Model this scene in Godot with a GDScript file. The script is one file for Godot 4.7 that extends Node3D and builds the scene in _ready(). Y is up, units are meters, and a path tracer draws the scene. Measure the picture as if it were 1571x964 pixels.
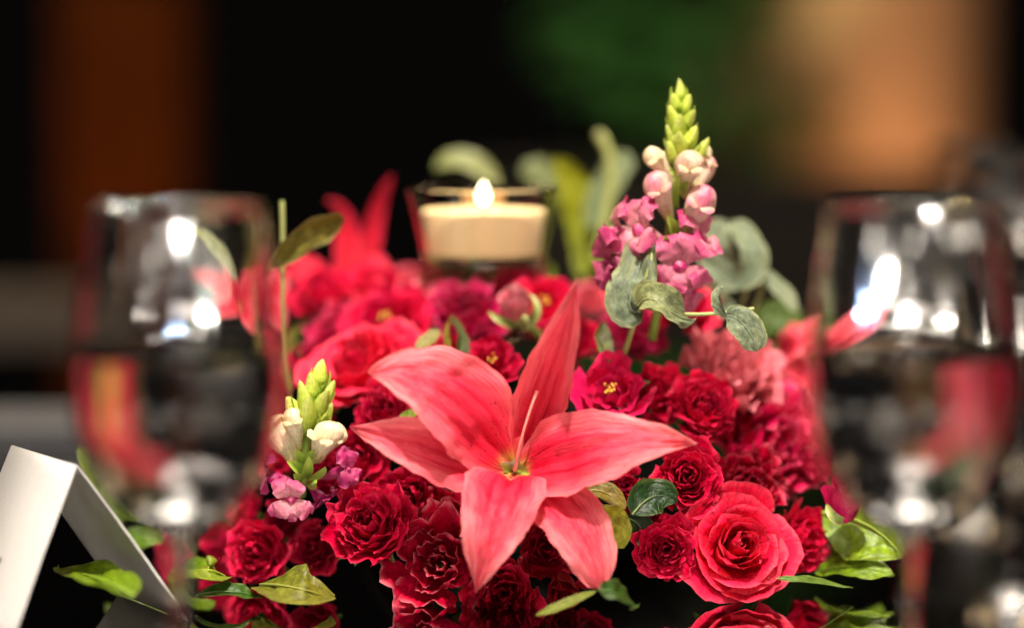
extends Node3D
# A candle-lit table centrepiece: lilies, spray roses, carnations and snapdragons on a polished black table, seen past two wine glasses.

const CAM := Vector3(0.0, 0.205, 1.08)
const PITCH := -5.5
var rng := RandomNumberGenerator.new()
var lumps := FastNoiseLite.new()
var used := {}
var M := {}


const STYLES := {
	"spray": {"nu": 14, "nv": 12, "spread": 0.86, "power": 0.72, "h_in": 0.34, "h_out": -0.06, "flare": 0.2, "wrap_in": 1.25, "wrap_out": 0.72, "ruffle": 0.11, "freq": 4.5, "lip": 0.7, "pointy": 0.07, "serrate": 0.0, "edge": Color(0.66, 0.05, 0.11, 0.5)},
	"open": {"nu": 12, "nv": 10, "spread": 0.9, "power": 0.95, "h_in": 0.12, "h_out": 0.02, "flare": 0.24, "wrap_in": 1.2, "wrap_out": 0.8, "ruffle": 0.07, "freq": 3.5, "lip": 0.8, "pointy": 0.03, "serrate": 0.0, "edge": Color(0.62, 0.04, 0.13, 0.45), "eye": true},
	"full": {"nu": 14, "nv": 14, "spread": 0.84, "power": 1.0, "h_in": 0.36, "h_out": -0.22, "flare": 0.34, "wrap_in": 1.5, "wrap_out": 0.85, "ruffle": 0.035, "freq": 3.0, "lip": 1.1, "pointy": 0.05, "serrate": 0.0, "edge": Color(0.78, 0.1, 0.15, 0.45)},
	"loose": {"nu": 18, "nv": 12, "spread": 0.84, "power": 0.9, "h_in": 0.25, "h_out": 0.05, "flare": 0.26, "wrap_in": 1.1, "wrap_out": 0.75, "ruffle": 0.2, "freq": 4.0, "lip": 0.5, "pointy": 0.02, "serrate": 0.03, "edge": Color(0.75, 0.25, 0.3, 0.6)},
	"carnation": {"nu": 20, "nv": 10, "spread": 0.86, "power": 0.7, "h_in": 0.3, "h_out": -0.02, "flare": 0.24, "wrap_in": 1.0, "wrap_out": 0.7, "ruffle": 0.2, "freq": 5.0, "lip": 0.5, "pointy": 0.0, "serrate": 0.035, "edge": Color(0.75, 0.2, 0.27, 0.4), "sepals": false},
	"bud": {"nu": 10, "nv": 12, "spread": 0.5, "power": 0.7, "h_in": 0.85, "h_out": 0.62, "flare": 0.02, "wrap_in": 1.6, "wrap_out": 1.2, "ruffle": 0.04, "freq": 3.0, "lip": 0.9, "pointy": 0.06, "serrate": 0.0, "edge": Color(0.8, 0.4, 0.42, 0.6)},
}


func numbered(called: String) -> String:
	var n: int = used.get(called, 0)
	used[called] = n + 1
	return called if n == 0 else "%s_%03d" % [called, n]


func thing(called: String, label: String, category: String, at: Vector3, group := "") -> Node3D:
	var o := Node3D.new()
	o.name = numbered(called)
	add_child(o)
	o.position = at
	o.set_meta("label", label)
	o.set_meta("category", category)
	o.set_meta("kind", "thing")
	if group != "":
		o.set_meta("group", group)
	return o


func part(called: String, mesh: Mesh, mat: Material, parent: Node3D, label := "") -> MeshInstance3D:
	var o := MeshInstance3D.new()
	o.name = called
	o.mesh = mesh
	o.material_override = mat
	parent.add_child(o, true)
	if label != "":
		o.set_meta("label", label)
	return o


func structure(called: String, mesh: Mesh, mat: Material, at: Vector3) -> MeshInstance3D:
	var o := MeshInstance3D.new()
	o.name = called
	o.mesh = mesh
	o.material_override = mat
	o.position = at
	add_child(o)
	o.set_meta("kind", "structure")
	return o


# ---------------------------------------------------------------- mesh code
func grid_mesh(nu: int, nv: int, pts: PackedVector3Array, cols: PackedColorArray, wrap := false) -> ArrayMesh:
	var w := nu + 1
	var idx := PackedInt32Array()
	var nor := PackedVector3Array()
	nor.resize(pts.size())
	var uvs := PackedVector2Array()
	uvs.resize(pts.size())
	for j in nv + 1:
		for i in w:
			uvs[j * w + i] = Vector2(float(i) / nu, float(j) / nv)
	for j in nv:
		for i in nu:
			var a := j * w + i
			var b := a + 1
			var c := a + w
			var d := c + 1
			for t: Array in [[a, b, c], [b, d, c]]:
				var t0: int = t[0]
				var t1: int = t[1]
				var t2: int = t[2]
				idx.append(t0)
				idx.append(t1)
				idx.append(t2)
				var n := (pts[t2] - pts[t0]).cross(pts[t1] - pts[t0])
				nor[t0] += n
				nor[t1] += n
				nor[t2] += n
	if wrap:
		for j in nv + 1:
			var s := nor[j * w] + nor[j * w + nu]
			nor[j * w] = s
			nor[j * w + nu] = s
	for i in nor.size():
		nor[i] = nor[i].normalized() if nor[i].length_squared() > 1e-30 else Vector3.UP
	var arr := []
	arr.resize(Mesh.ARRAY_MAX)
	arr[Mesh.ARRAY_VERTEX] = pts
	arr[Mesh.ARRAY_NORMAL] = nor
	arr[Mesh.ARRAY_TEX_UV] = uvs
	if cols.size() == pts.size():
		arr[Mesh.ARRAY_COLOR] = cols
	arr[Mesh.ARRAY_INDEX] = idx
	var m := ArrayMesh.new()
	m.add_surface_from_arrays(Mesh.PRIMITIVE_TRIANGLES, arr)
	return m


func tube(path: Array, radii: Array, sides := 8, c0 := Color.WHITE, c1 := Color.WHITE) -> ArrayMesh:
	var pts := PackedVector3Array()
	var cols := PackedColorArray()
	var n := path.size()
	var ref := Vector3(0.31, 0.2, 0.93)
	var rings := n + 2
	for k in rings:
		var i := clampi(k - 1, 0, n - 1)
		var tg: Vector3 = (path[mini(i + 1, n - 1)] - path[maxi(i - 1, 0)]).normalized()
		var sx := tg.cross(ref).normalized()
		var sy := tg.cross(sx).normalized()
		var r: float = radii[mini(i, radii.size() - 1)]
		if k == 0 or k == rings - 1:
			r *= 0.02
		for s in sides + 1:
			var a := -TAU * s / sides
			var p: Vector3 = path[i]
			pts.append(p + (sx * cos(a) + sy * sin(a)) * r)
			cols.append(c0.lerp(c1, float(i) / maxi(n - 1, 1)))
	return grid_mesh(sides, rings - 1, pts, cols, true)


func bez(p: Array, n: int) -> Array:
	var out := []
	var a: Vector3 = p[0]
	for i in n + 1:
		out.append(a.bezier_interpolate(p[1], p[2], p[3], float(i) / n))
	return out


func lathe(profile: Array, sides := 48) -> ArrayMesh:   # profile of (radius, height); runs with the outside on its left going up
	var pts := PackedVector3Array()
	for p: Vector2 in profile:
		for s in sides + 1:
			var a := TAU * s / sides
			pts.append(Vector3(cos(a) * p.x, p.y, sin(a) * p.x))
	return grid_mesh(sides, profile.size() - 1, pts, PackedColorArray(), true)


func smooth(points: Array, per := 6) -> Array:   # Catmull-Rom through the points
	var out := []
	for i in points.size() - 1:
		var a: Vector2 = points[maxi(i - 1, 0)]
		var b: Vector2 = points[i]
		var c: Vector2 = points[i + 1]
		var d: Vector2 = points[mini(i + 2, points.size() - 1)]
		for k in per:
			out.append(b.cubic_interpolate(c, a, d, float(k) / per))
	out.append(points[-1])
	return out


func rounded_box(size: Vector3, r: float) -> ArrayMesh:   # a box with rounded edges
	var st := SurfaceTool.new()
	st.begin(Mesh.PRIMITIVE_TRIANGLES)
	var h := size / 2.0
	var steps := 4
	var coords := []
	for ax in 3:
		var l := []
		for k in steps + 1:
			l.append(-h[ax] + r * (1.0 - cos(PI / 2 * k / steps)))
		for k in steps + 1:
			l.append(h[ax] - r * (1.0 - cos(PI / 2 * (steps - k) / steps)))
		coords.append(l)
	for ax in 3:
		var u := (ax + 1) % 3
		var v := (ax + 2) % 3
		for sg: float in [-1.0, 1.0]:
			for i in coords[u].size() - 1:
				for j in coords[v].size() - 1:
					var q := []
					for c: Array in [[i, j], [i + 1, j], [i + 1, j + 1], [i, j + 1]]:
						var p := Vector3.ZERO
						p[ax] = sg * h[ax]
						p[u] = coords[u][c[0]]
						p[v] = coords[v][c[1]]
						var inner := p.clamp(-h + Vector3.ONE * r, h - Vector3.ONE * r)
						var dir := (p - inner).normalized()
						q.append([inner + dir * r, dir])
					var order := [0, 2, 1, 0, 3, 2] if sg > 0 else [0, 1, 2, 0, 2, 3]
					for k: int in order:
						st.set_normal(q[k][1])
						st.add_vertex(q[k][0])
	return st.commit()


# a strap-shaped petal or leaf laid along a curve: p = four control points, face = the way its upper side looks
func blade(p: Array, face: Vector3, half: float, o: Dictionary) -> ArrayMesh:
	var nu: int = o.get("nu", 10)
	var nv: int = o.get("nv", 16)
	var cup: float = o.get("cup", 0.2)
	var groove: float = o.get("groove", 0.0)
	var wave: float = o.get("wave", 0.0)
	var fr: float = o.get("freq", 9.0)
	var ph: float = o.get("phase", rng.randf() * TAU)
	var tip: float = o.get("tip", 0.7)
	var fat: float = o.get("fat", 0.55)
	var base: float = o.get("base", 0.1)
	var twist: float = o.get("twist", 0.0)
	var crease: float = o.get("crease", 0.0)
	var ragged: float = o.get("ragged", 0.0)
	var c0: Color = o.get("c0", Color.WHITE)
	var c1: Color = o.get("c1", c0)
	var rim: Color = o.get("rim", Color.TRANSPARENT)
	var a: Vector3 = p[0]
	var top := pow(fat / (fat + tip), fat) * pow(tip / (fat + tip), tip)
	var pts := PackedVector3Array()
	var cols := PackedColorArray()
	for j in nv + 1:
		var v := float(j) / nv
		var c := a.bezier_interpolate(p[1], p[2], p[3], v)
		var tg := a.bezier_derivative(p[1], p[2], p[3], clampf(v, 0.02, 0.98)).normalized()
		var f := face.rotated(tg, twist * v)
		var side := tg.cross(f).normalized()
		var n := side.cross(tg).normalized()
		var w := half * maxf(pow(v, fat) * pow(1.0 - v, tip) / top, base * (1.0 - v) * (1.0 - v))
		for i in nu + 1:
			var u := 2.0 * i / nu - 1.0
			var lift := cup * u * u * w - groove * half * exp(-u * u * 30.0) * (1.0 - v * 0.7)
			lift += wave * half * u * u * v * sin(v * fr + ph + (1.3 if u > 0 else 0.0)) + wave * 0.25 * half * absf(u) * sin(v * fr * 2.3 + ph * 2.0 + u)
			if crease > 0.0:
				lift += crease * half * smoothstep(0.05, 0.3, v) * (lumps.get_noise_3d(u * 1.5 + ph * 5.0, v * 3.4, ph * 9.0) * 0.9 - exp(-pow((absf(u) - 0.42) / 0.1, 2.0)) * 0.22 * (1.0 - v))
			var edge_ruffle := 1.0 + ragged * lumps.get_noise_2d(v * 7.0 + ph * 3.0, 3.0 if u > 0 else 9.0) * absf(u)
			pts.append(c + side * (u * w * edge_ruffle) + n * lift)
			var col := c0.lerp(c1, v)
			if rim.a > 0.0:
				col = col.lerp(rim, rim.a * smoothstep(0.72, 1.0, absf(u)))
			cols.append(Color(col.r, col.g, col.b))
	return grid_mesh(nu, nv, pts, cols)


# one petal of a rose or carnation of unit radius that looks along +y; t = 0 innermost .. 1 outermost
func whorl_petal(t: float, ang: float, s: Dictionary, size: float, tone: Color) -> ArrayMesh:
	var nu: int = s.nu
	var nv: int = s.nv
	var rm := lerpf(0.07, s.spread, pow(t, s.power)) * rng.randf_range(0.95, 1.05)
	var h := lerpf(s.h_in, s.h_out, pow(t, 1.5)) + rng.randf_range(-0.05, 0.05)
	var fl := lerpf(-0.04, s.flare, t * t) + rng.randf_range(-0.02, 0.03)
	var q0 := Vector3(0.02, -0.7, 0)
	var q1 := Vector3(rm * 0.75 + 0.08, -0.72, 0)
	var q2 := Vector3(rm * 1.04, h - 0.36, 0)
	var q3 := Vector3(rm + fl, h, 0)
	var wide: float = lerpf(s.wrap_in, s.wrap_out, t) * rng.randf_range(0.85, 1.15)
	var ruf: float = s.ruffle * lerpf(0.35, 1.0, t)
	var f1: float = s.freq * rng.randf_range(0.7, 1.3)
	var f2 := f1 * 2.3
	var f3 := f1 * 4.7
	var a1 := rng.randf() * TAU
	var a2 := rng.randf() * TAU
	var a3 := rng.randf() * TAU
	var tuck := rng.randf_range(-0.07, 0.07)
	var lip: float = s.lip * rng.randf_range(0.3, 1.5) * smoothstep(0.15, 0.6, t)
	var pointy: float = s.pointy * rng.randf_range(0.4, 1.4)
	var skew := rng.randf_range(-0.12, 0.12)
	var edge: Color = s.edge
	var shift := Vector3(rng.randf_range(-1, 1), rng.randf_range(-0.6, 0.6), rng.randf_range(-1, 1)) * 0.07 * (0.3 + t)
	var nz := rng.randf() * 90.0
	var crumple: float = s.get("crumple", 0.09)
	var pts := PackedVector3Array()
	var cols := PackedColorArray()
	for j in nv + 1:
		var v := float(j) / nv
		for i in nu + 1:
			var u := 2.0 * i / nu - 1.0
			var au := absf(u)
			var ve := v * (1.0 - 0.2 * au * au * au + pointy * (1.0 - au) * (1.0 - au) - pointy * 0.5 + skew * u)
			ve += s.serrate * v * v * (sin(u * f3 + a3) * 0.6 + sin(u * f3 * 2.1 + a1) * 0.4)
			var q := q0.bezier_interpolate(q1, q2, q3, ve)
			var e := ve * ve * ve
			var wv := wide * (0.2 + 0.8 * sin(minf(1.0, ve * 1.25) * PI / 2))
			var r := q.x + ruf * e * (sin(u * f1 + a1) * 0.6 + sin(u * f2 + a2) * 0.4) + tuck * u * ve + 0.05 * t * au * au * ve
			var y := q.y + ruf * 0.7 * e * sin(u * f2 + a3) - 0.1 * t * au * au * ve
			var k := maxf(0.0, (v - 0.72) / 0.28)
			r += lip * 0.11 * k * k
			y -= lip * 0.09 * k * k
			var phi := ang + u * wv
			var q4 := Vector3(cos(phi) * r, y, sin(phi) * r)
			var w4 := crumple * minf(1.0, ve * 1.4)
			q4 += Vector3(lumps.get_noise_3d(q4.x * 2.2 + nz, q4.y * 2.2, q4.z * 2.2), lumps.get_noise_3d(q4.x * 2.2, q4.y * 2.2 + nz, q4.z * 2.2), lumps.get_noise_3d(q4.x * 2.2, q4.y * 2.2, q4.z * 2.2 + nz)) * w4 + shift * ve
			pts.append(q4 * size)
			var c := tone.lerp(edge, edge.a * smoothstep(0.9, 1.0, v))
			cols.append(Color(c.r, c.g, c.b))
	return grid_mesh(nu, nv, pts, cols)


func facing(n: Vector3, spin: float) -> Basis:
	var y := n.normalized()
	var x := y.cross(Vector3(0.13, 0.2, 0.97)).normalized()
	return Basis(x, y, x.cross(y)).orthonormalized() * Basis(Vector3.UP, spin)


func bloom(called: String, category: String, label: String, group: String, at: Vector3, n: Vector3, size: float, style: String, tone: Color, count: int, sd: int) -> Node3D:
	rng.seed = 1000 + sd
	var s: Dictionary = STYLES[style].duplicate()
	for key: String in ["spread", "h_in", "ruffle", "lip", "pointy", "power", "freq"]:
		s[key] = s[key] * rng.randf_range(0.85, 1.15)
	s.crumple = rng.randf_range(0.08, 0.17)
	var o := thing(called, label, category, at, group)
	o.basis = facing(n, rng.randf() * TAU)
	var ang := 0.0
	for i in count:
		var t := (i + 0.5) / count
		ang += 2.39996 + rng.randf_range(-0.35, 0.35)
		var d := rng.randf_range(0.82, 1.14)
		var g := rng.randf_range(0.9, 1.2)
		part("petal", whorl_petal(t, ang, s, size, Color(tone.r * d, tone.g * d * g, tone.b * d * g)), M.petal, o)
	if s.get("eye", false):
		part("stamens", stamen_cluster(size), M.pollen, o)
	if s.get("sepals", true):
		for k in 5:
			var a := TAU * k / 5.0 + rng.randf_range(-0.2, 0.2)
			var d := Vector3(cos(a), 0, sin(a))
			part("sepal", blade([Vector3(0, -0.7, 0) * size, (d * 0.4 + Vector3(0, -0.8, 0)) * size, (d * 0.75 + Vector3(0, -0.55, 0)) * size, (d * 0.95 + Vector3(0, -0.6 + rng.randf_range(-0.3, 0.1), 0)) * size], Vector3.UP, size * 0.13, {"nu": 4, "nv": 8, "cup": 0.4, "c0": Color(0.06, 0.13, 0.015), "fat": 0.3}), M.leaf_plain, o)
	return o


func stamen_cluster(size: float) -> ArrayMesh:
	var st := SurfaceTool.new()
	for k in 14:
		var a := rng.randf() * TAU
		var r := rng.randf() * 0.13
		var p := Vector3(cos(a) * r, -0.1, sin(a) * r) * size
		var tp := p + Vector3(cos(a) * 0.05, rng.randf_range(0.1, 0.2), sin(a) * 0.05) * size
		st.append_from(tube([p, tp, tp + (tp - p) * 0.15], [0.012 * size, 0.012 * size, 0.034 * size], 5), 0, Transform3D())
	return st.commit()


# ---------------------------------------------------------------- materials
func lin(r: float, g: float, b: float) -> Color:
	return Color(r, g, b).linear_to_srgb()


func mat(called: String, c: Color, rough: float, o := {}) -> StandardMaterial3D:
	var m := StandardMaterial3D.new()
	m.resource_name = called
	m.albedo_color = c
	m.roughness = rough
	m.metallic_specular = o.get("spec", 0.5)
	if o.has("metal"):
		m.metallic = o.metal
	if o.get("vc", false):
		m.vertex_color_use_as_albedo = true
	if o.has("tex"):
		m.albedo_texture = o.tex
	if o.has("bump"):
		m.heightmap_enabled = true
		m.heightmap_texture = o.bump
		m.heightmap_scale = o.get("depth", 0.03)
	if o.has("back"):
		m.backlight_enabled = true
		m.backlight = lin(o.back, o.back, o.back)
	if o.has("uv"):
		m.uv1_scale = o.uv
	if o.has("tri"):
		m.uv1_triplanar = true
		m.uv1_scale = Vector3.ONE * float(o.tri)
	if o.has("coat"):
		m.clearcoat_enabled = true
		m.clearcoat = o.coat
		m.clearcoat_roughness = 0.15
	if o.has("rim"):
		m.rim_enabled = true
		m.rim = o.rim
		m.rim_tint = 0.7
	if o.has("sss"):
		m.subsurf_scatter_enabled = true
		m.subsurf_scatter_strength = o.sss
	if o.has("glow"):
		m.emission_enabled = true
		m.emission = o.glow
		m.emission_energy_multiplier = o.get("energy", 1.0)
	return m


func picture(w: int, h: int, f: Callable) -> ImageTexture:
	var im := Image.create(w, h, false, Image.FORMAT_RGBA8)
	for y in h:
		for x in w:
			im.set_pixel(x, y, f.call((x + 0.5) / w, (y + 0.5) / h))
	return ImageTexture.create_from_image(im)


func make_materials() -> void:
	lumps.seed = 5
	lumps.frequency = 1.0
	lumps.fractal_octaves = 3
	var n1 := FastNoiseLite.new()
	n1.seed = 3
	n1.frequency = 1.0
	n1.fractal_octaves = 4
	var n2 := FastNoiseLite.new()
	n2.seed = 8
	n2.frequency = 1.0
	n2.fractal_octaves = 3
	var streaks := picture(192, 192, func(u: float, v: float) -> Color:
		var g := 0.95 + 0.14 * n1.get_noise_2d(u * 26.0, v * 2.2) + 0.1 * n2.get_noise_2d(u * 7.0, v * 7.0)
		return Color(g, g, g))
	var fan := picture(192, 192, func(u: float, v: float) -> Color:
		var g := 0.5 + 0.32 * n1.get_noise_2d(u * 20.0, v * 2.0 + 9.0) + 0.3 * n2.get_noise_2d(u * 5.0 + 3.0, v * 5.0)
		return Color(g, g, g))
	var spots := []
	rng.seed = 77
	for k in 26:
		spots.append(Vector3(rng.randf_range(0.2, 0.8), rng.randf_range(0.1, 0.36), rng.randf_range(0.005, 0.011)))
	var pale := Color(0.94, 0.54, 0.54)
	var coral := Color(0.86, 0.24, 0.32)
	var deep := Color(0.72, 0.02, 0.15)
	var lily := picture(384, 512, func(u: float, v: float) -> Color:
		var x := absf(u * 2.0 - 1.0)
		var c := coral.lerp(pale, clampf(smoothstep(0.25, 0.95, x) * 0.55 + smoothstep(0.4, 1.0, v) * 0.42 + 0.3 * n2.get_noise_2d(u * 4.0, v * 5.0), 0.0, 1.0))
		var rib := exp(-pow(x / 0.1, 2.0)) * (1.0 - v * 0.75) + 0.55 * exp(-pow((x - 0.34) / 0.05, 2.0)) * smoothstep(0.05, 0.25, v) * (1.0 - smoothstep(0.4, 0.8, v))
		c = c.lerp(deep, clampf(rib * 0.7 + (1.0 - smoothstep(0.1, 0.6, v + 0.2 * n2.get_noise_2d(u * 3.0 + 4.0, v * 2.0))) * 0.55 * (1.0 - smoothstep(0.5, 1.0, x)), 0.0, 1.0))
		c = c.lerp(deep, 0.3 * clampf(n1.get_noise_2d(u * 34.0, v * 1.6) * 1.8, 0.0, 1.0))
		c = c.lerp(Color(0.97, 0.62, 0.6), 0.3 * clampf(n1.get_noise_2d(u * 22.0 + 7.0, v * 14.0) * 1.5, 0.0, 1.0) * smoothstep(0.25, 0.7, v))
		c = c.lerp(Color(0.86, 0.78, 0.36), 0.85 * (1.0 - smoothstep(0.03, 0.13, v)) * (1.0 - smoothstep(0.2, 0.9, x)))
		for s: Vector3 in spots:
			var d := Vector2(u - s.x, (v - s.y) * 2.4).length()
			c = c.lerp(Color(0.36, 0.05, 0.1), 0.85 * (1.0 - smoothstep(s.z * 0.7, s.z * 1.3, d)))
		return c)
	var lily_relief := picture(384, 512, func(u: float, v: float) -> Color:
		var x := absf(u * 2.0 - 1.0)
		var g := 0.5 + 0.16 * n1.get_noise_2d(u * 30.0, v * 1.8) + 0.22 * n2.get_noise_2d(u * 4.0 + 5.0, v * 4.0) - 0.2 * exp(-pow(x / 0.08, 2.0)) - 0.1 * exp(-pow((x - 0.34) / 0.04, 2.0))
		return Color(g, g, g))
	var veins := func(u: float, v: float) -> float:
		var x := absf(u * 2.0 - 1.0)
		var s := fposmod(v * 8.0 - x * 1.9 + n2.get_noise_2d(u * 3.0, v * 4.0) * 0.5, 1.0)
		return maxf(exp(-pow(x / 0.045, 2.0)), 0.55 * exp(-pow((s - 0.5) / 0.07, 2.0)))
	var leaf_tex := picture(192, 256, func(u: float, v: float) -> Color:
		var g := 0.78 + 0.2 * n2.get_noise_2d(u * 5.0, v * 7.0) + 0.16 * n1.get_noise_2d(u * 16.0, v * 16.0)
		var c := Color(g, g, g * 0.95).lerp(Color(1.0, 1.0, 0.72), 0.22 * float(veins.call(u, v)))
		var blot := smoothstep(0.28, 0.5, n2.get_noise_2d(u * 2.3 + 8.0, v * 2.6))
		return c.lerp(Color(0.93, 0.8, 0.38), 0.22 * blot))
	var leaf_relief := picture(192, 256, func(u: float, v: float) -> Color:
		var g := 0.5 + 0.3 * float(veins.call(u, v)) + 0.3 * n2.get_noise_2d(u * 6.0, v * 7.0) + 0.08 * n1.get_noise_2d(u * 30.0, v * 40.0)
		return Color(g, g, g))
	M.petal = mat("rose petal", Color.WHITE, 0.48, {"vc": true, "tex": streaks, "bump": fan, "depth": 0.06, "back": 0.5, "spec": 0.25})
	M.lily = mat("lily tepal", Color.WHITE, 0.55, {"vc": true, "tex": lily, "bump": lily_relief, "depth": 0.15, "back": 0.4, "spec": 0.3})
	M.leaf = mat("glossy leaf", Color.WHITE, 0.4, {"vc": true, "tex": leaf_tex, "bump": leaf_relief, "depth": 0.05, "back": 0.35, "spec": 0.4})
	M.leaf_matt = mat("waxy eucalyptus leaf", Color.WHITE, 0.58, {"vc": true, "tex": leaf_tex, "bump": leaf_relief, "depth": 0.02, "back": 0.25, "spec": 0.35})
	M.leaf_plain = mat("green stalk", Color.WHITE, 0.5, {"vc": true, "back": 0.15})
	M.floret = mat("snapdragon floret", Color.WHITE, 0.42, {"vc": true, "tex": streaks, "bump": fan, "depth": 0.04, "back": 0.5, "spec": 0.45})
	M.pollen = mat("pollen", lin(0.8, 0.42, 0.06), 0.8)
	M.style = mat("pale pistil", lin(0.8, 0.3, 0.26), 0.4, {"back": 0.3})
	M.nectar = mat("green throat", lin(0.3, 0.4, 0.06), 0.4, {"back": 0.2})
	M.foam = mat("near black core", lin(0.003, 0.004, 0.003), 0.95, {"spec": 0.1})  # near black so the gaps between blooms stay dark
	M.table = mat("polished black table top", lin(0.42, 0.41, 0.42), 0.045, {"metal": 1.0})
	M.table_edge = mat("black table frame", lin(0.01, 0.009, 0.009), 0.4)
	var fibre := picture(128, 128, func(u: float, v: float) -> Color:
		var g := 0.95 + 0.05 * n1.get_noise_2d(u * 30.0, v * 30.0)
		return Color(g, g, g))
	M.card = mat("white card stock", lin(0.43, 0.415, 0.40), 0.7, {"tex": fibre, "bump": fibre, "depth": 0.02, "tri": 18.0})
	M.ink = mat("black ink", lin(0.03, 0.03, 0.03), 0.6)
	M.wax = mat("cream wax", lin(0.98, 0.74, 0.38), 0.5, {"back": 0.3})
	M.wick = mat("charred wick", lin(0.01, 0.009, 0.008), 0.9)
	M.flame = mat("candle flame", lin(1.0, 0.8, 0.5), 1.0, {"glow": Color(1.0, 0.92, 0.76), "energy": 9.0})
	M.glass = mat("clear glass", Color(1, 1, 1, 0.0), 0.0, {"spec": 0.5})
	M.glass.transparency = BaseMaterial3D.TRANSPARENCY_ALPHA
	M.glass.refraction_enabled = true
	M.glass.refraction_scale = 0.05
	M.bowl_glass = M.glass.duplicate()
	M.bowl_glass.resource_name = "polished wine glass"
	M.bowl_glass.clearcoat_enabled = true
	M.bowl_glass.clearcoat = 1.0
	M.bowl_glass.clearcoat_roughness = 0.065
	M.water = mat("still water", Color(1, 1, 1, 0.0), 0.0)
	M.water.transparency = BaseMaterial3D.TRANSPARENCY_ALPHA
	M.water.refraction_enabled = true
	M.water.refraction_scale = 0.033
	var wood := picture(128, 256, func(u: float, v: float) -> Color:
		var g := 0.75 + 0.25 * n1.get_noise_2d(u * 14.0, v * 1.5)
		return Color(g, g * 0.93, g * 0.85))
	M.wood = mat("red brown wood", lin(0.14, 0.04, 0.007), 0.6, {"spec": 0.1, "tex": wood, "tri": 3.0})
	M.terracotta = mat("ochre plaster", lin(0.5, 0.27, 0.15), 0.85, {"bump": fan, "depth": 0.4, "tri": 2.0})
	M.dark = mat("dark stained wood", lin(0.012, 0.009, 0.008), 0.5, {"tex": wood, "tri": 3.0})
	M.grey = mat("grey upholstery", lin(0.09, 0.075, 0.066), 0.9, {"bump": fibre, "depth": 0.05, "tri": 20.0})
	M.linen = mat("grey linen", lin(0.035, 0.035, 0.038), 0.9, {"bump": fibre, "depth": 0.05, "tri": 30.0})
	M.blue = mat("dark blue upholstery", lin(0.005, 0.014, 0.04), 0.9, {"bump": fibre, "depth": 0.05, "tri": 20.0})
	M.pot = mat("dark glazed pot", lin(0.03, 0.028, 0.025), 0.3)
	M.metal = mat("black painted metal", lin(0.015, 0.015, 0.015), 0.4)
	M.lamp_warm = mat("glowing lamp lens", lin(0.9, 0.9, 0.9), 0.5, {"glow": Color(1.0, 0.9, 0.76), "energy": 22.0})
	M.lamp_amber = mat("glowing amber lamp lens", lin(0.9, 0.8, 0.6), 0.5, {"glow": Color(1.0, 0.68, 0.36), "energy": 6.0})
	M.lamp_pane = mat("glowing lamp pane", lin(0.9, 0.9, 0.9), 0.5, {"glow": Color(1.0, 0.95, 0.88), "energy": 6.0})
	M.bulb = mat("glowing bulb", lin(0.9, 0.9, 0.9), 0.5, {"glow": Color(1.0, 0.86, 0.66), "energy": 22.0})


# ---------------------------------------------------------------- builders of whole things
func lily(label: String, at: Vector3, tepals: Array, style_path: Array, sd: int, nectar := true) -> Node3D:
	rng.seed = sd
	var o := thing("lily", label, "lily", at, "coral lilies in the centrepiece")
	for t: Array in tepals:   # four points, face, half width, options
		var opt: Dictionary = {"nu": 22, "nv": 36, "cup": 0.16, "groove": 0.1, "wave": 0.10, "freq": 10.0, "fat": 0.5, "tip": 0.72, "base": 0.16, "crease": 0.2, "ragged": 0.09}
		opt.merge(t[3], true)
		part("tepal", blade(t[0], t[1], t[2], opt), M.lily, o)
	if style_path.size() > 0:
		part("pistil", tube(bez(style_path, 10), [0.001, 0.0008, 0.0007, 0.0006, 0.0006, 0.0005, 0.0005, 0.0005, 0.0005, 0.0005, 0.0007], 7), M.style, o)
	if nectar:
		var c: Vector3 = tepals[0][0][0]
		for k in 5:
			var a := TAU * k / 5.0
			var d := Vector3(cos(a), sin(a), 0) * 0.0035
			part("nectary", blade([c + d * 0.3, c + d * 0.8 + Vector3(0, 0, 0.002), c + d * 1.3 + Vector3(0, 0, 0.004), c + d * 1.9 + Vector3(0, 0, 0.009)], Vector3(0, 0.2, 1) - d * 60.0, 0.0022, {"nu": 4, "nv": 5, "cup": 0.5}), M.nectar, o)
	return o


func leaf(called: String, label: String, category: String, group: String, at: Vector3, p: Array, face: Vector3, half: float, c0: Color, c1: Color, m: Material, opt := {}) -> Node3D:
	rng.seed = hash(label)
	var o := thing(called, label, category, at, group)
	add_leaf(o, p, face, half, c0, c1, m, opt)
	return o


func add_leaf(o: Node3D, p: Array, face: Vector3, half: float, c0: Color, c1: Color, m: Material, opt := {}) -> void:
	var d: Dictionary = {"nu": 8, "nv": 16, "cup": 0.22, "groove": 0.12, "wave": 0.14, "fat": 0.6, "tip": 0.65, "base": 0.03, "crease": 0.25, "ragged": 0.1, "c0": c0, "c1": c1, "rim": Color(0.36, 0.36, 0.1, 0.2)}
	d.merge(opt, true)
	var b := part("blade", blade(p, face, half, d), m, o)
	var mid := bez(p, 9)
	mid.resize(9)
	part("midrib", tube(mid, [half * 0.075, half * 0.07, half * 0.06, half * 0.055, half * 0.05, half * 0.04, half * 0.03, half * 0.025, half * 0.02], 5, c0.lerp(Color(0.3, 0.36, 0.1), 0.4), c1), M.leaf_plain, b)


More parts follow.
